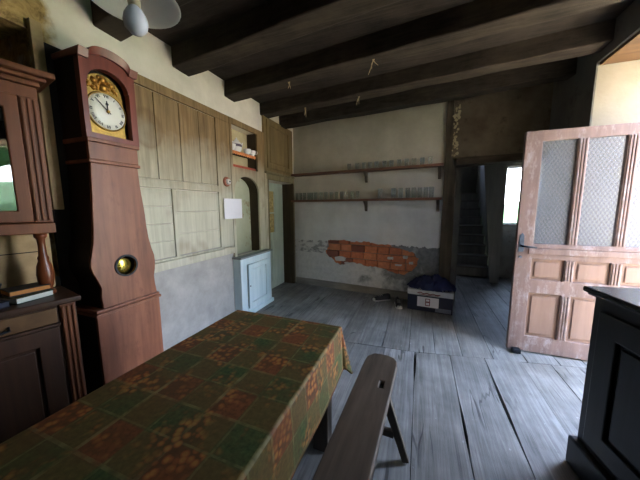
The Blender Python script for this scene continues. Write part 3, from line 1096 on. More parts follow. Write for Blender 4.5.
# ------------------------------------------------------------------ things on the left wall
# upper cupboard over the small door
t = thing('wall_cupboard', 'brown stained wall cupboard above the small green door', 'cupboard', (XL, 3.455, 1.99))
B(-0.0175, 0.016, 0, 0.92, 0.0, 0.79).build('carcass', 'brown_paint', t, 0.004)
dr = MB().plate(rect(0.06, 0.80, 0.05, 0.75), 0.017, 0.036, LW, [rect(0.13, 0.73, 0.12, 0.68)]).build('door', 'brown_paint', t, 0.004)
B(0.017, 0.030, 0.15, 0.71, 0.14, 0.66).build('door_panel', 'brown_paint', dr, 0.008)
B(-0.0175, 0.05, -0.01, 0.93, -0.035, -0.001).build('ledge', 'frame_paint', t, 0.006)

# niche shelves with edging
def niche_shelf(z, label, mat):
    t = thing('niche_shelf', label, 'shelf', (XL - 0.03, 2.737, z))
    B(-0.135, 0, 0, 0.545, -0.018, 0).build('board', 'niche', t)
    m = MB()
    n = 13
    for i in range(n):
        a, b = 0.002 + 0.54 * i / n, 0.002 + 0.54 * (i + 1) / n
        m.plate([(a, 0.0), (b, 0.0), (b, -0.03), ((a + b) / 2, -0.048), (a, -0.03)], 0.002, 0.006, LW)
    m.build('edging', mat, t)


niche_shelf(2.165, 'small niche shelf with orange scalloped edging under the white china', 'edging')
niche_shelf(1.992, 'bottom board of the upper niche with red scalloped edging', 'edging_red')


def teapot(loc):
    t = thing('teapot', 'white china teapot on the niche shelf', 'teapot', loc, R(90))
    t.scale = (1.15, 0.95, 1.45)
    MB().lathe([(0.0, 0), (0.035, 0), (0.04, 0.006), (0.062, 0.03), (0.068, 0.06), (0.055, 0.09), (0.03, 0.104), (0.0, 0.104)], n=20, closed=False).build('body', 'china', t, smooth=True)
    MB().lathe([(0.033, 0.104), (0.028, 0.112), (0.008, 0.118), (0.012, 0.128), (0.0, 0.135)], n=16, closed=False).build('lid', 'china', t, smooth=True)
    MB().tube([(0.06, 0, 0.05), (0.085, 0, 0.06), (0.1, 0, 0.09), (0.112, 0, 0.102)], [0.014, 0.011, 0.008, 0.007], 10).build('spout', 'china', t, smooth=True)
    MB().tube([(-0.055, 0, 0.085), (-0.085, 0, 0.09), (-0.1, 0, 0.065), (-0.088, 0, 0.035), (-0.062, 0, 0.03)], 0.006, 8).build('handle', 'china', t, smooth=True)
    MB().lathe([(0.0672, 0.05), (0.069, 0.06), (0.0665, 0.072)], n=20, closed=False).build('painted_band', 'china_band', t, smooth=True)


def cup(loc, rz, label):
    t = thing('teacup', label, 'cup', loc, rz, 'white china on the niche shelf')
    t.scale = (1.2, 1.2, 1.3)
    MB().lathe([(0, 0), (0.02, 0), (0.024, 0.006), (0.04, 0.03), (0.044, 0.055), (0.041, 0.055), (0.036, 0.03), (0.018, 0.01), (0, 0.01)], n=18, closed=False).build('bowl', 'china', t, smooth=True)
    MB().tube([(0.04, 0, 0.045), (0.06, 0, 0.045), (0.062, 0, 0.025), (0.034, 0, 0.018)], 0.004, 8).build('handle', 'china', t, smooth=True)


teapot((XL - 0.098, 2.965, 2.1653))
cup((XL - 0.045, 2.80, 2.1653), R(200), 'white teacup left of the teapot on the niche shelf')
cup((XL - 0.05, 3.125, 2.1653), R(60), 'white teacup just right of the teapot on the niche shelf')
cup((XL - 0.05, 3.24, 2.1653), R(20), 'white teacup at the right end of the niche shelf')

# porcelain switch on a wooden disc
xm = lambda v: Vector((v.z, v.y, v.x))
t = thing('light_switch', 'round porcelain switch on a red brown disc above the white card', 'switch', (XL + 0.008, 2.605, 1.755))
MB().lathe([(0.058, 0), (0.058, 0.014), (0.05, 0.022)], n=24, mat=xm).build('backplate', plain('red brown disc', (158, 98, 72), 0.5), t, 0.002)
MB().lathe([(0.034, 0.0225), (0.034, 0.04), (0.024, 0.052), (0.0, 0.054)], n=20, mat=xm, closed=False).build('porcelain_cap', 'china', t, smooth=True)
MB().lathe([(0.010, 0.0535), (0.010, 0.058), (0, 0.059)], n=12, mat=xm, closed=False).build('knob', 'ink', t)
# plain white card
t = thing('sign', 'small white card sign fixed at the left of the arched niche', 'sign', (XL + 0.035, 2.52, 1.31), R(-7))
B(-0.008, 0, 0, 0.285, 0, 0.245).build('card', 'card', t, 0.001)
B(-0.0265, -0.0085, 0.08, 0.11, 0.10, 0.16).build('hook', 'iron', t)

# pale blue cupboard under the arched niche
t = thing('low_cupboard', 'pale blue painted low cupboard under the arched niche', 'cupboard', (XL, 2.69, 0))
m = MB().plate(rect(0, 0.72, 0.06, 0.79), 0.08, 0.10, LW, [rect(0.125, 0.64, 0.085, 0.695)])
m.box(-0.017, 0.08, 0, 0.02, 0.06, 0.79)
m.box(-0.017, 0.08, 0.70, 0.72, 0.06, 0.79)
m.build('carcass', 'blue_paint', t, 0.003)
dr = MB().plate(rect(0.145, 0.636, 0.09, 0.69), 0.088, 0.113, LW, [rect(0.215, 0.57, 0.16, 0.62)]).build('door', 'blue_paint', t, 0.004)
B(0.092, 0.105, 0.22, 0.565, 0.165, 0.615).build('door_panel', 'blue_paint', dr, 0.006)
MB().tube([(0.1135, 0.17, 0.40), (0.12, 0.17, 0.40)], 0.008, 10).build('keyhole_plate', 'iron', dr)
B(-0.017, 0.125, -0.02, 0.74, 0.7905, 0.815).build('top', 'grey_top', t, 0.006)
B(-0.017, 0.125, -0.015, 0.745, 0.0, 0.058).build('plinth', 'blue_paint', t, 0.006)

# ------------------------------------------------------------------ longcase clock
ck = thing('longcase_clock', 'tall red brown longcase clock with white dial against the panelling', 'clock', (XL + 0.008, 0, 0))
CX = 0.242   # front face
YZ = LW
bl = [(1.058, 0.78), (1.052, 0.86), (1.058, 0.92), (1.040, 0.98), (1.020, 1.03), (1.012, 1.07), (1.014, 1.11), (1.026, 1.16), (1.040, 1.22), (1.048, 1.30), (1.056, 1.42), (1.064, 1.56), (1.074, 1.735)]
brr = [(1.372, 1.735), (1.378, 1.60), (1.388, 1.50), (1.397, 1.40), (1.400, 1.32), (1.410, 1.22), (1.426, 1.14), (1.443, 1.08), (1.446, 1.03), (1.440, 0.97), (1.428, 0.92), (1.430, 0.86), (1.440, 0.78)]
port = [(1.2265 + 0.071 * math.cos(2 * math.pi * k / 28), 1.042 + 0.071 * math.sin(2 * math.pi * k / 28)) for k in range(28)]
wst = MB().plate(bl + brr, CX - 0.022, CX, YZ, [port]).build('waist', 'clock_wood', ck, 0.004)
MB().plate(bl + brr, 0.0, CX - 0.0225, YZ, [port]).build('waist_case', 'clock_side', ck)
rg = lambda v: Vector((v.z, v.y, v.x))
MB().lathe([(0.066, CX + 0.001), (0.078, CX + 0.001), (0.078, CX + 0.009), (0.066, CX + 0.009), (0.066, CX + 0.001)], (0, 1.2265, 1.042), 28, rg, closed=False).build('porthole_ring', 'ink', ck)
MB().lathe([(0.064, CX - 0.05), (0.064, CX - 0.04), (0.045, CX - 0.028), (0.0, CX - 0.02)], (0, 1.2265, 1.042), 28, rg, closed=False).build('pendulum_bob', 'brass_bright', ck, smooth=True)
B(0.06, 0.064, 1.14, 1.31, 0.96, 1.12).build('inner_back', 'dark_inside', ck)
B(CX - 0.02, CX + 0.004, 1.012, 1.452, 0.0, 0.735).build('base', 'clock_wood', ck, 0.004)
B(0.0, CX - 0.0205, 1.014, 1.450, 0.0, 0.735).build('base_case', 'clock_side', ck)
m = MB()
m.box(0.0, CX + 0.018, 1.002, 1.462, 0.736, 0.757)
m.box(0.0, CX + 0.010, 1.010, 1.454, 0.7575, 0.779)
m.build('base_moulding', 'clock_wood', ck, 0.005)
m = MB()
m.box(CX - 0.02, CX + 0.004, 1.07, 1.378, 1.758, 1.865)
m.build('neck', 'clock_wood', ck, 0.003)
B(0.0, CX - 0.0205, 1.072, 1.376, 1.758, 1.865).build('neck_case', 'clock_side', ck)
m = MB()
m.box(0.0, CX + 0.012, 1.062, 1.386, 1.7355, 1.757)
m.box(0.0, CX + 0.014, 1.062, 1.390, 1.8655, 1.892)
m.build('neck_moulding', 'clock_wood', ck, 0.005)


def hood_arch(y0, y1, zlow, zs, zt, n=16, sh=0.05):
    p = [(y0, zlow), (y1, zlow), (y1, zs)]
    c, r = (y0 + y1) / 2, (y1 - y0) / 2 - sh
    p.append((c + r + sh * 0.2, zs))
    for i in range(n + 1):
        a = math.pi * i / n
        p.append((c + r * math.cos(a), zs + (zt - zs) * math.sin(a)))
    p.append((y0 + sh * 0.8, zs))
    p.append((y0, zs))
    return p


hd = MB().plate(hood_arch(1.066, 1.396, 1.8925, 2.375, 2.428, sh=0.05), CX - 0.04, CX + 0.006, YZ, [hood_arch(1.097, 1.352, 1.925, 2.235, 2.335, sh=0.006)])
hd.build('hood', 'clock_hood', ck, 0.003)
hd = MB()
hd.box(0.0, CX - 0.0405, 1.068, 1.080, 1.8925, 2.372)
hd.box(0.0, CX - 0.0405, 1.382, 1.394, 1.8925, 2.372)
hd.box(0.0, CX - 0.0405, 1.080, 1.382, 2.352, 2.372)
hd.build('hood_case', 'clock_side', ck)
# curved cornice along the top of the hood
m = MB()
top = hood_arch(1.056, 1.408, 1.9, 2.375, 2.428, sh=0.055)[2:]
for a, b in zip(top, top[1:]):
    if a == b:
        continue
    m.quadbox([(0.0, a[0], a[1]), (CX + 0.022, a[0], a[1] - 0.02), (CX + 0.022, b[0], b[1] - 0.02), (0.0, b[0], b[1]),
               (0.0, a[0], a[1] + 0.028), (CX + 0.04, a[0], a[1] + 0.028), (CX + 0.04, b[0], b[1] + 0.028), (0.0, b[0], b[1] + 0.028)])
bmesh.ops.remove_doubles(m.bm, verts=m.bm.verts, dist=0.0005)
m.build('hood_cornice', 'clock_hood', ck, 0.003)
B(CX - 0.075, CX - 0.07, 1.082, 1.38, 1.90, 2.345).build('hood_back', 'dark_inside', ck)
# brass plate behind the dial with an embossed crest
by0, by1 = 1.098, 1.334
bp = MB().plate(hood_arch(by0, by1, 1.926, 2.20, 2.318, sh=0.004), CX - 0.05, CX - 0.042, YZ).build('brass_plate', 'brass', ck, 0.002)
m = MB()
rnd = random.Random(3)
for i in range(46):
    a = rnd.uniform(0, math.pi)
    rr = rnd.uniform(0.015, 0.098)
    y = 1.216 + rr * math.cos(a) * 1.0
    z = 2.215 + rr * math.sin(a) * 0.9
    s_ = rnd.uniform(0.006, 0.016)
    m.lathe([(s_, 0), (s_ * 0.8, s_ * 0.6), (0, s_ * 0.9)], (CX - 0.0421, y, z), 8, rg, closed=False)
for y, z, s_ in ((1.216, 2.285, 0.026), (1.165, 2.265, 0.02), (1.265, 2.265, 0.02), (1.216, 2.235, 0.03)):
    m.lathe([(s_, 0), (s_ * 0.85, s_ * 0.5), (0, s_ * 0.8)], (CX - 0.0421, y, z), 12, rg, closed=False)
m.build('crest', plain('embossed brass', (188, 136, 62), 0.4, 0.8, var=0.45, scale=60), bp, smooth=True)
DC = (1.2235, 2.087)
DRr = 0.117
MB().lathe([(DRr + 0.007, 0), (DRr + 0.005, 0.012), (DRr - 0.002, 0.012), (DRr - 0.002, 0)], (CX - 0.0415, DC[0], DC[1]), 40, rg, closed=False).build('bezel', 'brass', ck, smooth=True)
dial = MB().lathe([(DRr - 0.003, 0), (DRr - 0.003, 0.006), (DRr * 0.6, 0.012), (0, 0.014)], (CX - 0.041, DC[0], DC[1]), 40, rg, closed=False).build('dial', 'enamel', ck, smooth=True)
m = MB()
nums = ['XII', 'I', 'II', 'III', 'IIII', 'V', 'VI', 'VII', 'VIII', 'IX', 'X', 'XI']
NX = CX - 0.0295


def stroke(mb, cx, cy, ang, p, q, wd, x0, th):
    """flat stroke in the dial plane; p and q are (across, outwards) in the numeral's own frame"""
    ca, sa = math.cos(ang), math.sin(ang)
    def tr(a, b):
        r_ = Vector((a * ca + b * sa, -a * sa + b * ca))
        return r_
    P, Q = tr(*p), tr(*q)
    d = (Q - P).normalized()
    nn = Vector((-d.y, d.x)) * wd / 2
    c4 = [P + nn, P - nn, Q - nn, Q + nn]
    mb.plate([(cx + c.x, cy + c.y) for c in c4], x0, x0 + th, YZ)


for i, s_ in enumerate(nums):
    m = MB()
    ang = 2 * math.pi * i / 12
    wds = {'I': 0.0075, 'V': 0.016, 'X': 0.016}
    tot = sum(wds[c] for c in s_)
    a = -tot / 2
    for c in s_:
        w_ = wds[c]
        z0, z1 = 0.078, 0.104
        if c == 'I':
            stroke(m, *DC, ang, (a + w_ / 2, z0), (a + w_ / 2, z1), 0.0042, NX - 0.008, 0.006)
        elif c == 'V':
            stroke(m, *DC, ang, (a + w_ * .15, z1), (a + w_ / 2, z0), 0.0045, NX - 0.008, 0.006)
            stroke(m, *DC, ang, (a + w_ * .85, z1), (a + w_ / 2, z0), 0.0028, NX - 0.008, 0.0062)
        else:
            stroke(m, *DC, ang, (a + w_ * .15, z1), (a + w_ * .85, z0), 0.0045, NX - 0.008, 0.006)
            stroke(m, *DC, ang, (a + w_ * .85, z1), (a + w_ * .15, z0), 0.0028, NX - 0.008, 0.0062)
        a += w_
    m.build('numeral', 'ink', dial)
m = MB()
stroke(m, *DC, R(-3), (0, -0.015), (0, 0.066), 0.006, NX + 0.004, 0.003)
stroke(m, *DC, R(-3), (-0.008, 0.042), (0, 0.056), 0.006, NX + 0.004, 0.0028)
stroke(m, *DC, R(-3), (0.008, 0.042), (0, 0.056), 0.006, NX + 0.004, 0.0028)
m.build('hour_hand', 'ink', dial)
m = MB()
stroke(m, *DC, R(-48), (0, -0.02), (0, 0.098), 0.005, NX + 0.008, 0.002)
m.build('minute_hand', 'ink', dial)
MB().lathe([(0.009, 0), (0.008, 0.014), (0, 0.016)], (NX, DC[0], DC[1]), 14, rg, closed=False).build('hand_boss', 'brass', dial)

# ------------------------------------------------------------------ dresser (buffet with glazed top) on the left
HR = R(-12)      # askew: far end stands out from the wall
dz = thing('dresser', 'brown wooden dresser with a glazed upper cabinet left of the clock', 'dresser', (-1.816, 0.879, 0), HR)
# local frame: +y runs to the far end (0 = end of top), x<0 goes back to the wall
DB = B
LEN = 1.28
m = MB()
m.box(-0.36, -0.03, -LEN + 0.03, -0.02, 0.06, 0.918)
m.build('buffet_body', 'dresser_dark', dz, 0.004)
DB(-0.36, 0.0, -LEN, 0.0, 0.919, 0.95).build('buffet_top', 'dresser_dark', dz, 0.008, seg=3)
DB(-0.36, -0.012, -LEN + 0.01, -0.006, 0.0, 0.095).build('plinth', 'dresser_dark', dz, 0.006)


def pilaster(name, y0, y1, z0, z1, x, mat, nf=3):
    m = MB()
    m.box(x, x + 0.010, y0, y1, z0, z1)
    wf = (y1 - y0) / nf
    for i in range(nf):
        cy = y0 + wf * (i + 0.5)
        m.box(x + 0.010, x + 0.018, cy - wf * 0.26, cy + wf * 0.26, z0 + 0.01, z1 - 0.01)
    m.build(name, mat, dz, 0.004)


pilaster('pilaster', -0.092, -0.026, 0.12, 0.912, -0.029, 'dresser_wood')
for k, (ya, yb) in enumerate(((-0.56, -0.105), (-1.06, -0.60))):
    dw = DB(-0.029, -0.012, ya, yb, 0.822, 0.906).build('drawer', 'drawer_wood', dz, 0.004)
    MB().tube([(-0.011, (ya + yb) / 2 - 0.05, 0.862), (0.012, (ya + yb) / 2 - 0.05, 0.85), (0.016, (ya + yb) / 2, 0.846), (0.012, (ya + yb) / 2 + 0.05, 0.85), (-0.011, (ya + yb) / 2 + 0.05, 0.862)], 0.006, 8).build('handle', 'iron', dw)
    dd = MB().plate(rect(ya, yb, 0.11, 0.80), -0.029, -0.012, lambda u, v, w_: (w_, u, v), [rect(ya + 0.085, yb - 0.085, 0.20, 0.71)]).build('door', 'dresser_dark', dz, 0.005)
    DB(-0.028, -0.020, ya + 0.10, yb - 0.10, 0.215, 0.695).build('door_panel', 'dresser_dark', dd, 0.006)
DB(-0.029, -0.008, -1.2, -0.095, 0.803, 0.818).build('moulding', 'dresser_dark', dz, 0.003)
# middle: columns and back panel
for yc in (-0.095, -1.1):
    MB().lathe([(0.036, 0.9505), (0.036, 0.97), (0.022, 0.98), (0.026, 0.995), (0.036, 1.03), (0.039, 1.07), (0.033, 1.12), (0.022, 1.15), (0.026, 1.165), (0.018, 1.18), (0.016, 1.24), (0.018, 1.275), (0.028, 1.285), (0.028, 1.309)], (-0.20, yc, 0), 20).build('column', 'turned', dz, smooth=True)
bpn = DB(-0.36, -0.345, -LEN + 0.04, -0.03, 0.951, 1.309).build('back_panel', 'back_panel', dz)
DB(-0.3445, -0.340, -LEN + 0.06, -0.05, 1.185, 1.19).build('groove', 'dark_inside', bpn)
# upper cabinet
XF = -0.13
m = MB()
m.box(-0.36, XF, -LEN + 0.06, -0.045, 1.31, 1.37)          # bottom
m.box(-0.36, XF, -LEN + 0.06, -0.045, 2.02, 2.09)          # top
m.box(-0.36, XF, -0.062, -0.045, 1.37, 2.02)
m.box(-0.36, XF, -LEN + 0.06, -LEN + 0.077, 1.37, 2.02)
m.box(-0.36, -0.35, -LEN + 0.077, -0.062, 1.37, 2.02)
m.build('upper_case', 'dresser_wood', dz, 0.004)
pilaster('pilaster', -0.122, -0.052, 1.372, 2.03, XF + 0.001, 'dresser_wood')
for ya, yb in ((-0.62, -0.125), (-1.13, -0.63)):
    fr_ = MB().plate(rect(ya, yb, 1.375, 2.025), XF + 0.001, XF + 0.022, LW, [rect(ya + 0.06, yb - 0.055, 1.437, 1.955)]).build('glass_door', 'dresser_wood', dz, 0.006)
    DB(XF + 0.008, XF + 0.012, ya + 0.06, yb - 0.055, 1.437, 1.955).build('pane', 'cab_glass', fr_)
m = MB()
m.box(-0.36, XF + 0.02, -LEN + 0.05, -0.035, 2.091, 2.115)
m.box(-0.36, XF + 0.045, -LEN + 0.03, -0.012, 2.1155, 2.135)
m.box(-0.36, XF + 0.075, -LEN + 0.0, 0.018, 2.1355, 2.165)
m.build('cornice', 'dresser_wood', dz, 0.006)
m = MB()
for i, (yy, s_) in enumerate(((-0.24, 0.02), (-0.28, 0.03), (-0.33, 0.045), (-0.39, 0.06), (-0.45, 0.05))):
    m.lathe([(s_, 0), (s_ * 0.9, s_ * 0.6), (s_ * 0.4, s_ * 1.1), (0, s_ * 1.2)], (XF + 0.0, yy, 2.1655), 12, closed=True)
m.build('carved_crest', 'dresser_wood', dz, smooth=True)
DB(XF + 0.0, XF + 0.0225, -LEN + 0.06, -0.045, 1.312, 1.368).build('bottom_rail', 'dresser_wood', dz, 0.004)


def to_world(u, y, z):
    return tuple(Matrix.Translation(Vector((-1.816, 0.879, 0))) @ Matrix.Rotation(HR, 4, 'Z') @ Vector((u, y, z)))


def book(name, label, loc, rz, L, W, H, cover, page):
    t = thing(name, label, 'book', loc, rz, 'books on the dresser')
    m = MB()
    m.box(-W, 0.004, -L, 0, 0, 0.004)
    m.box(-W, 0.004, -L, 0, H - 0.004, H)
    m.box(-W - 0.004, -W, -L, 0, 0, H)
    m.build('cover', cover, t, 0.001)
    B(-W + 0.0005, 0, -L + 0.004, -0.004, 0.0045, H - 0.0045).build('pages', page, t)


book('book', 'dark green covered book with white page edges, under the tan edged book', (-1.966, 0.826, 0.9505), R(9), 0.165, 0.12, 0.034, 'book_green', 'page_white')
book('book', 'black book with tan page edges lying on the white edged book', (-1.985, 0.825, 0.985), R(-4), 0.165, 0.12, 0.03, 'book_black', 'page_tan')
book('book', 'small navy bound book at the left end of the dresser books', (-1.95, 0.645, 0.9505), R(5), 0.09, 0.10, 0.028, 'navy_small', 'navy_small')
t = thing('candlestick', 'slim dark red candlestick behind the books on the dresser', 'candlestick', to_world(-0.27, -0.27, 0.9505))
MB().lathe([(0.035, 0), (0.035, 0.006), (0.012, 0.014), (0.008, 0.06), (0.012, 0.075), (0.016, 0.08), (0.016, 0.09), (0, 0.09)], n=16, closed=False).build('holder', 'iron', t, smooth=True)
MB().lathe([(0.0, 0.0905), (0.0105, 0.0905), (0.0095, 0.26), (0, 0.264)], n=12, closed=False).build('candle', 'tan_leather', t, smooth=True)

# ------------------------------------------------------------------ dining table and cloth
TX0, TX1, TY0, TY1, TZ = -1.135, -0.405, -0.55, 1.40, 0.752
tb = thing('dining_table', 'long dark wooden dining table under the plaid cloth', 'table', (0, 0, 0))
B(TX0 + 0.01, TX1 - 0.01, TY0 + 0.01, TY1 - 0.01, TZ - 0.035, TZ).build('tabletop', 'table_wood', tb, 0.004)
for x, y in ((TX1 - 0.095, TY1 - 0.055), (TX0 + 0.095, TY1 - 0.055), (TX1 - 0.095, TY0 + 0.055), (TX0 + 0.095, TY0 + 0.055)):
    MB().bar((x, y, TZ - 0.036), (x, y, 0.0), 0.095, 0.085).build('leg', 'table_wood', tb, 0.006)
for y in (TY1 - 0.055, TY0 + 0.055):
    B(TX0 + 0.143, TX1 - 0.143, y - 0.03, y + 0.03, 0.06, 0.16).build('stretcher', 'table_wood', tb, 0.006)
B((TX0 + TX1) / 2 - 0.03, (TX0 + TX1) / 2 + 0.03, TY0 + 0.0855, TY1 - 0.0855, 0.085, 0.145).build('stretcher', 'table_wood', tb, 0.006)
m = MB()
m.box(TX0 + 0.143, TX1 - 0.143, TY1 - 0.07, TY1 - 0.04, TZ - 0.12, TZ - 0.036)
m.box(TX1 - 0.105, TX1 - 0.08, TY0 + 0.098, TY1 - 0.098, TZ - 0.12, TZ - 0.036)
m.build('apron', 'table_wood', tb)

DROP = 0.265
G = 0.0275
cb = bmesh.new()
uvl = cb.loops.layers.uv.new('UVMap')
s_vals = []
def axis(a0, a1):
    vals = []
    n = int((a1 - a0 + 2 * DROP) / G)
    for i in range(n + 1):
        vals.append(a0 - DROP + (a1 - a0 + 2 * DROP) * i / n)
    vals += [a0, a1, a0 - 0.006, a0 + 0.006, a1 - 0.006, a1 + 0.006]
    return sorted(set(round(v, 5) for v in vals))


sv, tv = axis(TX0, TX1), axis(TY0, TY1)


def cloth_pt(s, t):
    ex = (s - TX1) if s > TX1 else ((s - TX0) if s < TX0 else 0.0)
    ey = (t - TY1) if t > TY1 else ((t - TY0) if t < TY0 else 0.0)
    bx = min(max(s, TX0), TX1)
    by = min(max(t, TY0), TY1)
    zt = TZ + 0.004
    r = math.hypot(ex, ey)
    if r < 1e-6:
        return Vector((bx, by, zt + 0.0012 * noise.noise(Vector((s * 6, t * 6, 0)))))
    d = Vector((ex / r, ey / r))
    corner = min(abs(ex), abs(ey)) / max(abs(ex), abs(ey)) if ex and ey else 0.0
    fl = 0.004 + 0.06 * r + 0.17 * r * corner
    fl += 0.004 * r / DROP * math.sin((s - t) * 9.0)
    rr = min(r, 0.345)
    return Vector((bx + d.x * fl, by + d.y * fl, zt - 0.001 - rr * (1 - 0.10 * corner)))


grid = {}
for i, s in enumerate(sv):
    for j, t_ in enumerate(tv):
        grid[i, j] = (cb.verts.new(cloth_pt(s, t_)), s, t_)
for i in range(len(sv) - 1):
    for j in range(len(tv) - 1):
        q = [grid[i, j], grid[i + 1, j], grid[i + 1, j + 1], grid[i, j + 1]]
        f = cb.faces.new([a[0] for a in q])
        f.smooth = True
        for lp, a in zip(f.loops, q):
            lp[uvl].uv = (a[1], a[2])
me = bpy.data.meshes.new('tablecloth')
cb.to_mesh(me)
cb.free()
me.materials.append(MAT['cloth'])
tc = bpy.data.objects.new('tablecloth', me)
COL.objects.link(tc)
so = tc.modifiers.new('thickness', 'SOLIDIFY')
so.thickness = 0.0015
so.offset = 1
tag(tc, 'plaid tablecloth in green and rust with flowers, draped over the long table', 'tablecloth')

# ------------------------------------------------------------------ bench
bn = thing('bench', 'long narrow dark wooden bench beside the table', 'bench', (-0.19, 1.70, 0), R(-2.5))
out = [(-0.10, -1.9), (0.095, -1.9), (0.098, -0.09), (0.092, -0.045), (0.07, -0.012), (0.04, 0.0), (-0.03, 0.0), (-0.07, -0.008), (-0.098, -0.05), (-0.104, -0.11)]
MB().plate(out, 0.412, 0.46, lambda u, v, w_: (u, v, w_), [rect(0.028, 0.052, -0.335, -0.275)]).build('seat', 'bench_wood', bn, 0.008, seg=3)
B(0.0275, 0.0525, -0.336, -0.274, 0.4135, 0.440).build('leg_tenon', 'black', bn)
for yy, k in ((-0.31, 1), (-1.62, -1)):
    for sx in (-1, 1):
        MB().bar((sx * 0.06, yy, 0.411), (sx * 0.185, yy + 0.03 * k, 0.006), 0.05, 0.036, taper=0.8).build('leg', 'bench_leg', bn, 0.006)
    MB().bar((-0.115, yy + 0.012 * k, 0.17), (0.115, yy + 0.012 * k, 0.17), 0.03, 0.04).build('stretcher', 'bench_leg', bn, 0.004)

# ------------------------------------------------------------------ open glazed door
DXL = 0.885
dr = sempty('door_2', (DXL, 3.022, 0.012), 0, 'open pinkish brown door with three obscure glass panes')
dr['category'] = 'door'
DW, DH = 1.13, 2.115
cols = [(0.135, 0.385), (0.46, 0.71), (0.785, 1.035)]
FR = LB
holes = [rect(a, b, 1.08, 2.022) for a, b in cols] + [rect(a, b, 0.735, 0.935) for a, b in cols] + [rect(a, b, 0.16, 0.60) for a, b in cols]
MB().plate(rect(0, DW, 0, DH), 0, 0.045, FR, holes).build('door_frame', 'door_pink', dr, 0.006)
for a, b in cols:
    B(a - 0.004, b + 0.004, 0.018, 0.024, 1.076, 2.026).build('pane', 'obscure', dr)
    for z0, z1 in ((0.735, 0.935), (0.16, 0.60)):
        p = B(a - 0.002, b + 0.002, 0.020, 0.036, z0 - 0.002, z1 + 0.002).build('door_panel', 'door_pink_panel', dr)
        MB().plate(rect(a + 0.03, b - 0.03, z0 + 0.03, z1 - 0.03), 0.010, 0.0195, FR).build('raised_field', 'door_pink_panel', p, 0.008)
m = MB()
for (a, b), (c, d) in zip(cols, cols[1:]):
    for z0, z1 in ((1.085, 2.018), (0.74, 0.93), (0.165, 0.595)):
        for k in (0.22, 0.5, 0.78):
            xx = b + (c - b) * k
            m.box(xx - 0.007, xx + 0.007, -0.008, -0.0005, z0, z1)
m.box(0.10, DW - 0.05, -0.014, -0.0005, 0.985, 1.035)
m.box(0.10, DW - 0.05, -0.007, -0.0005, 1.04, 1.062)
m.build('moulding', 'door_pink', dr, 0.004)
lk = MB().plate([(0.022, 1.0), (0.058, 1.0), (0.062, 1.02), (0.058, 1.16), (0.04, 1.185), (0.022, 1.16), (0.018, 1.02)], -0.006, -0.0005, FR).build('lock_plate', 'iron_plate', dr, 0.002)
MB().tube([(0.04, -0.006, 1.06), (0.04, -0.045, 1.06), (0.06, -0.05, 1.058), (0.15, -0.05, 1.052)], [0.009, 0.009, 0.009, 0.007], 10).build('lever', 'iron', lk, smooth=True)
MB().tube([(0.04, -0.0005, 0.95), (0.04, -0.012, 0.95)], 0.013, 12).build('keyhole_plate', 'iron_plate', dr)
for z in (0.25, 1.75):
    MB().tube([(DW + 0.006, 0.01, z - 0.06), (DW + 0.006, 0.01, z + 0.06)], 0.010, 10).build('hinge', 'iron', dr)
tag(B(0.915, 0.985, 2.955, 3.015, 0.003, 0.045).build('door_wedge', 'iron', bevel=0.006), 'small dark wedge on the floor under the open door corner', 'wedge')

# ------------------------------------------------------------------ black sideboard, right
sb = thing('sideboard', 'black panelled wooden sideboard at the right edge, near the doorway', 'sideboard', (0.855, 1.765, 0), R(9))
sb.scale = (1, 1, 1.03)
B(0.012, 0.345, -0.93, -0.03, 0.075, 0.958).build('body', 'ebony', sb, 0.004)
B(-0.03, 0.355, -0.96, 0.0, 0.972, 1.0).build('top', 'ebony_top', sb, 0.008, seg=3)
B(-0.012, 0.35, -0.945, -0.012, 0.9585, 0.9715).build('top_moulding', 'ebony', sb, 0.004)
B(-0.022, 0.35, -0.945, -0.012, 0.0, 0.16).build('plinth', 'ebony', sb, 0.01)
for ya, yb in ((-0.87, -0.09),):
    dd = MB().plate(rect(ya, yb, 0.20, 0.90), -0.008, 0.011, LW, [rect(ya + 0.11, yb - 0.11, 0.30, 0.79)]).build('door', 'ebony', sb, 0.006)
    B(0.0, 0.0105, ya + 0.13, yb - 0.13, 0.32, 0.77).build('door_panel', 'ebony', dd, 0.01)

# ------------------------------------------------------------------ carton with jacket, shoes
bx = thing('cardboard_box', 'dark navy and white cardboard box on the floor before the stairs', 'box', (-0.115, 3.80, 0.002), R(-5))
BWd, BD_, BH = 0.575, 0.36, 0.30
B(0, BWd, 0, BD_, 0, BH - 0.075).build('carton', 'carton_navy', bx, 0.003)
B(-0.004, BWd + 0.004, -0.004, BD_ + 0.004, BH - 0.0745, BH).build('lid', 'carton_white', bx, 0.003)
lb = B(0.13, 0.405, -0.002, 0.0, 0.065, 0.205).build('label', 'card', bx)
m = MB()
def ring(x0, x1, z0, z1, wd=0.009):
    m.plate(rect(x0, x1, z0, z1), -0.0035, -0.0022, LB, [rect(x0 + wd, x1 - wd, z0 + wd, z1 - wd)])
ring(0.235, 0.295, 0.085, 0.138)
ring(0.235, 0.295, 0.136, 0.186)
m.build('printed_sign', 'print_red', lb)
B(0.365, 0.56, -0.002, 0.0, 0.012, 0.07).build('printed_patch', 'carton_grey', bx)
m = MB()
px = [(0.13, 0.255), (0.17, 0.268), (0.21, 0.25), (0.25, 0.262), (0.29, 0.248), (0.33, 0.262), (0.37, 0.25), (0.42, 0.256)]
m.tube([(a, -0.006, b) for a, b in px], 0.006, 6)
m.tube([(0.15, -0.006, 0.24), (0.27, -0.006, 0.236), (0.40, -0.006, 0.242)], 0.004, 6)
m.build('printed_script', 'print_red', bx)

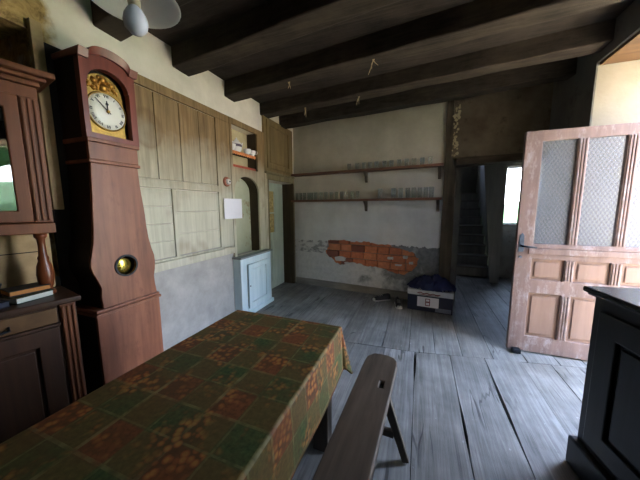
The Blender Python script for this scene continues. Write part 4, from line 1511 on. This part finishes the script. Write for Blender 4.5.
jb = bmesh.new()
NX_, NY_ = 44, 34
jv = {}
for i in range(NX_ + 1):
    for j in range(NY_ + 1):
        u, v = i / NX_ * 2 - 1, j / NY_ * 2 - 1
        r = math.sqrt(u * u * 0.9 + v * v * 0.9)
        n1 = noise.fractal(Vector((u * 2.3 + 5, v * 2.3, 1.0)), 0.7, 2.0, 5)
        ridge = abs(noise.noise(Vector((u * 3.2 + 2, v * 3.0 + 7, 0.3))))
        prof = max(0.0, 1 - r ** 2.2)
        x = u * 0.315 + 0.02 * noise.noise(Vector((u * 2, v * 2, 9)))
        y = v * 0.20 + 0.015 * noise.noise(Vector((u * 2, v * 2, 4)))
        z = prof * (0.145 + 0.05 * u * 0.4) + prof ** 0.3 * (0.055 * n1 + 0.06 * (0.3 - ridge))
        z = max(z, 0.004 + 0.012 * abs(n1))
        jv[i, j] = jb.verts.new((x, y, z))
for i in range(NX_):
    for j in range(NY_):
        u, v = (i + .5) / NX_ * 2 - 1, (j + .5) / NY_ * 2 - 1
        if u * u + v * v < 1.08 + 0.15 * noise.noise(Vector((u * 4, v * 4, 0))):
            f = jb.faces.new((jv[i, j], jv[i + 1, j], jv[i + 1, j + 1], jv[i, j + 1]))
            f.smooth = True
for v_ in [v_ for v_ in jb.verts if not v_.link_faces]:
    jb.verts.remove(v_)
me = bpy.data.meshes.new('jacket')
jb.to_mesh(me)
jb.free()
me.materials.append(MAT['jacket'])
jk = bpy.data.objects.new('jacket', me)
COL.objects.link(jk)
jk.location = (0.19, 3.935, 0.304)
jk.rotation_euler = (0, 0, R(-5))
so = jk.modifiers.new('thickness', 'SOLIDIFY')
so.thickness = 0.006
so.offset = 1
tag(jk, 'crumpled navy jacket heaped on the cardboard box', 'jacket')


def shoe(loc, rz, label):
    t = thing('shoe', label, 'shoe', loc, rz, 'pair of shoes by the box')
    secs = [(-0.13, 0.028, 0.075), (-0.10, 0.036, 0.09), (-0.04, 0.036, 0.085), (0.02, 0.040, 0.065), (0.07, 0.045, 0.052), (0.11, 0.040, 0.042), (0.14, 0.022, 0.03)]
    m = MB()
    rings = []
    for x, hw, h in secs:
        rings.append([m.bm.verts.new((x, hw * math.cos(a), 0.016 + h * max(0, math.sin(a)))) for a in [math.pi * k / 8 for k in range(9)]])
    for a, b in zip(rings, rings[1:]):
        for k in range(8):
            m.bm.faces.new((a[k], a[k + 1], b[k + 1], b[k]))
    m.bm.faces.new(rings[0])
    m.bm.faces.new(rings[-1])
    m.build('upper', 'shoe', t, smooth=True)
    pl = [(x, hw + 0.004) for x, hw, h in secs] + [(x, -hw - 0.004) for x, hw, h in reversed(secs)]
    MB().plate(pl, 0, 0.0165, lambda u, v, w_: (u, v, w_)).build('sole', 'rubber_white', t, 0.003)
    m = MB()
    for k in range(3):
        m.tube([(0.0 + k * 0.025, -0.02, 0.082 - k * 0.008), (0.0 + k * 0.025, 0, 0.088 - k * 0.008), (0.0 + k * 0.025, 0.02, 0.082 - k * 0.008)], 0.003, 6)
    m.build('laces', 'rubber_white', t)
    m = MB()
    m.lathe([(0.034, 0.0), (0.032, 0.018), (0.02, 0.03), (0, 0.034)], (0.118, 0, 0.017), 12, closed=False)
    m.build('toe_cap', 'rubber_white', t, smooth=True)


shoe((-0.245, 3.87, 0.003), R(-78), 'dark shoe with white toe cap right beside the cardboard box')
shoe((-0.50, 4.02, 0.003), R(-150), 'dark shoe lying further left of the cardboard box')

# ------------------------------------------------------------------ hanging lamp
lp = thing('pendant_lamp', 'pale enamel pendant lamp with a white bulb hanging from the ceiling', 'lamp', (-0.913, 0.68, -0.006))
MB().lathe([(0.138, 2.135), (0.134, 2.14), (0.10, 2.165), (0.05, 2.19), (0.026, 2.20), (0.024, 2.194), (0.048, 2.184), (0.098, 2.159), (0.132, 2.134), (0.138, 2.135)], n=40, closed=False).build('lamp_shade', 'shade', lp, smooth=True)
MB().lathe([(0.0, 2.205), (0.016, 2.2), (0.019, 2.19), (0.018, 2.12), (0.015, 2.118)], n=16, closed=False).build('socket', 'cord', lp, smooth=True)
MB().lathe([(0.014, 2.117), (0.022, 2.108), (0.032, 2.090), (0.036, 2.070), (0.032, 2.050), (0.018, 2.036), (0, 2.032)], n=24, closed=False).build('bulb', 'bulb', lp, smooth=True)
MB().tube([(0, 0, 2.204), (0, 0, 2.935)], 0.004, 8).build('cord', 'cord', lp)

# ------------------------------------------------------------------ outside
struct(B(XO + 0.001, 7.5, -40, 40, -0.35, -0.15).build('ground', 'gravel'), 'pale gravel yard outside the house')
struct(B(7.5, 40, -40, 40, -0.35, -0.14).build('ground_lawn', 'grass'))
struct(B(-30, XO, 6.6, 40, -0.35, -0.15).build('ground_behind', 'grass'))


def bush(name, loc, sx, sy, sz, label, seed):
    bm = bmesh.new()
    bmesh.ops.create_icosphere(bm, subdivisions=4, radius=1)
    for v in bm.verts:
        k = 1 + 0.22 * noise.fractal(v.co * 2.5 + Vector((seed, 0, 0)), 0.8, 2, 4)
        v.co = Vector((v.co.x * sx * k, v.co.y * sy * k, v.co.z * sz * k + sz * 0.85))
    me = bpy.data.meshes.new(name)
    bm.to_mesh(me)
    bm.free()
    me.materials.append(MAT['leaf'])
    for p in me.polygons:
        p.use_smooth = True
    o = bpy.data.objects.new(name, me)
    COL.objects.link(o)
    o.location = loc
    tag(o, label, 'bush')
    return o


bush('bush', (7.0, 0.0, -0.2), 1.4, 3.4, 1.2, 'green bush outside, mirrored in the dresser glass', 3)
bush('bush', (3.1, 11.5, -0.2), 1.6, 1.2, 0.92, 'green bush seen low through the small stair window', 8)

t = thing('tree', 'leafy tree outside behind the green bush, mirrored in the dresser glass', 'tree', (12.0, -0.9, -0.14))
MB().tube([(0, 0, 0), (0.1, 0, 1.6), (0.05, 0.1, 3.2)], [0.22, 0.17, 0.12], 12).build('trunk', 'post', t, smooth=True)
bm = bmesh.new()
bmesh.ops.create_icosphere(bm, subdivisions=4, radius=1)
for v in bm.verts:
    k = 1 + 0.25 * noise.fractal(v.co * 2.5 + Vector((21, 0, 0)), 0.8, 2, 4)
    v.co = Vector((v.co.x * 2.2 * k, v.co.y * 3.0 * k, v.co.z * 1.7 * k + 4.9))
me = bpy.data.meshes.new('crown')
bm.to_mesh(me)
bm.free()
me.materials.append(MAT['leaf'])
o = bpy.data.objects.new('crown', me)
COL.objects.link(o)
o.parent = t
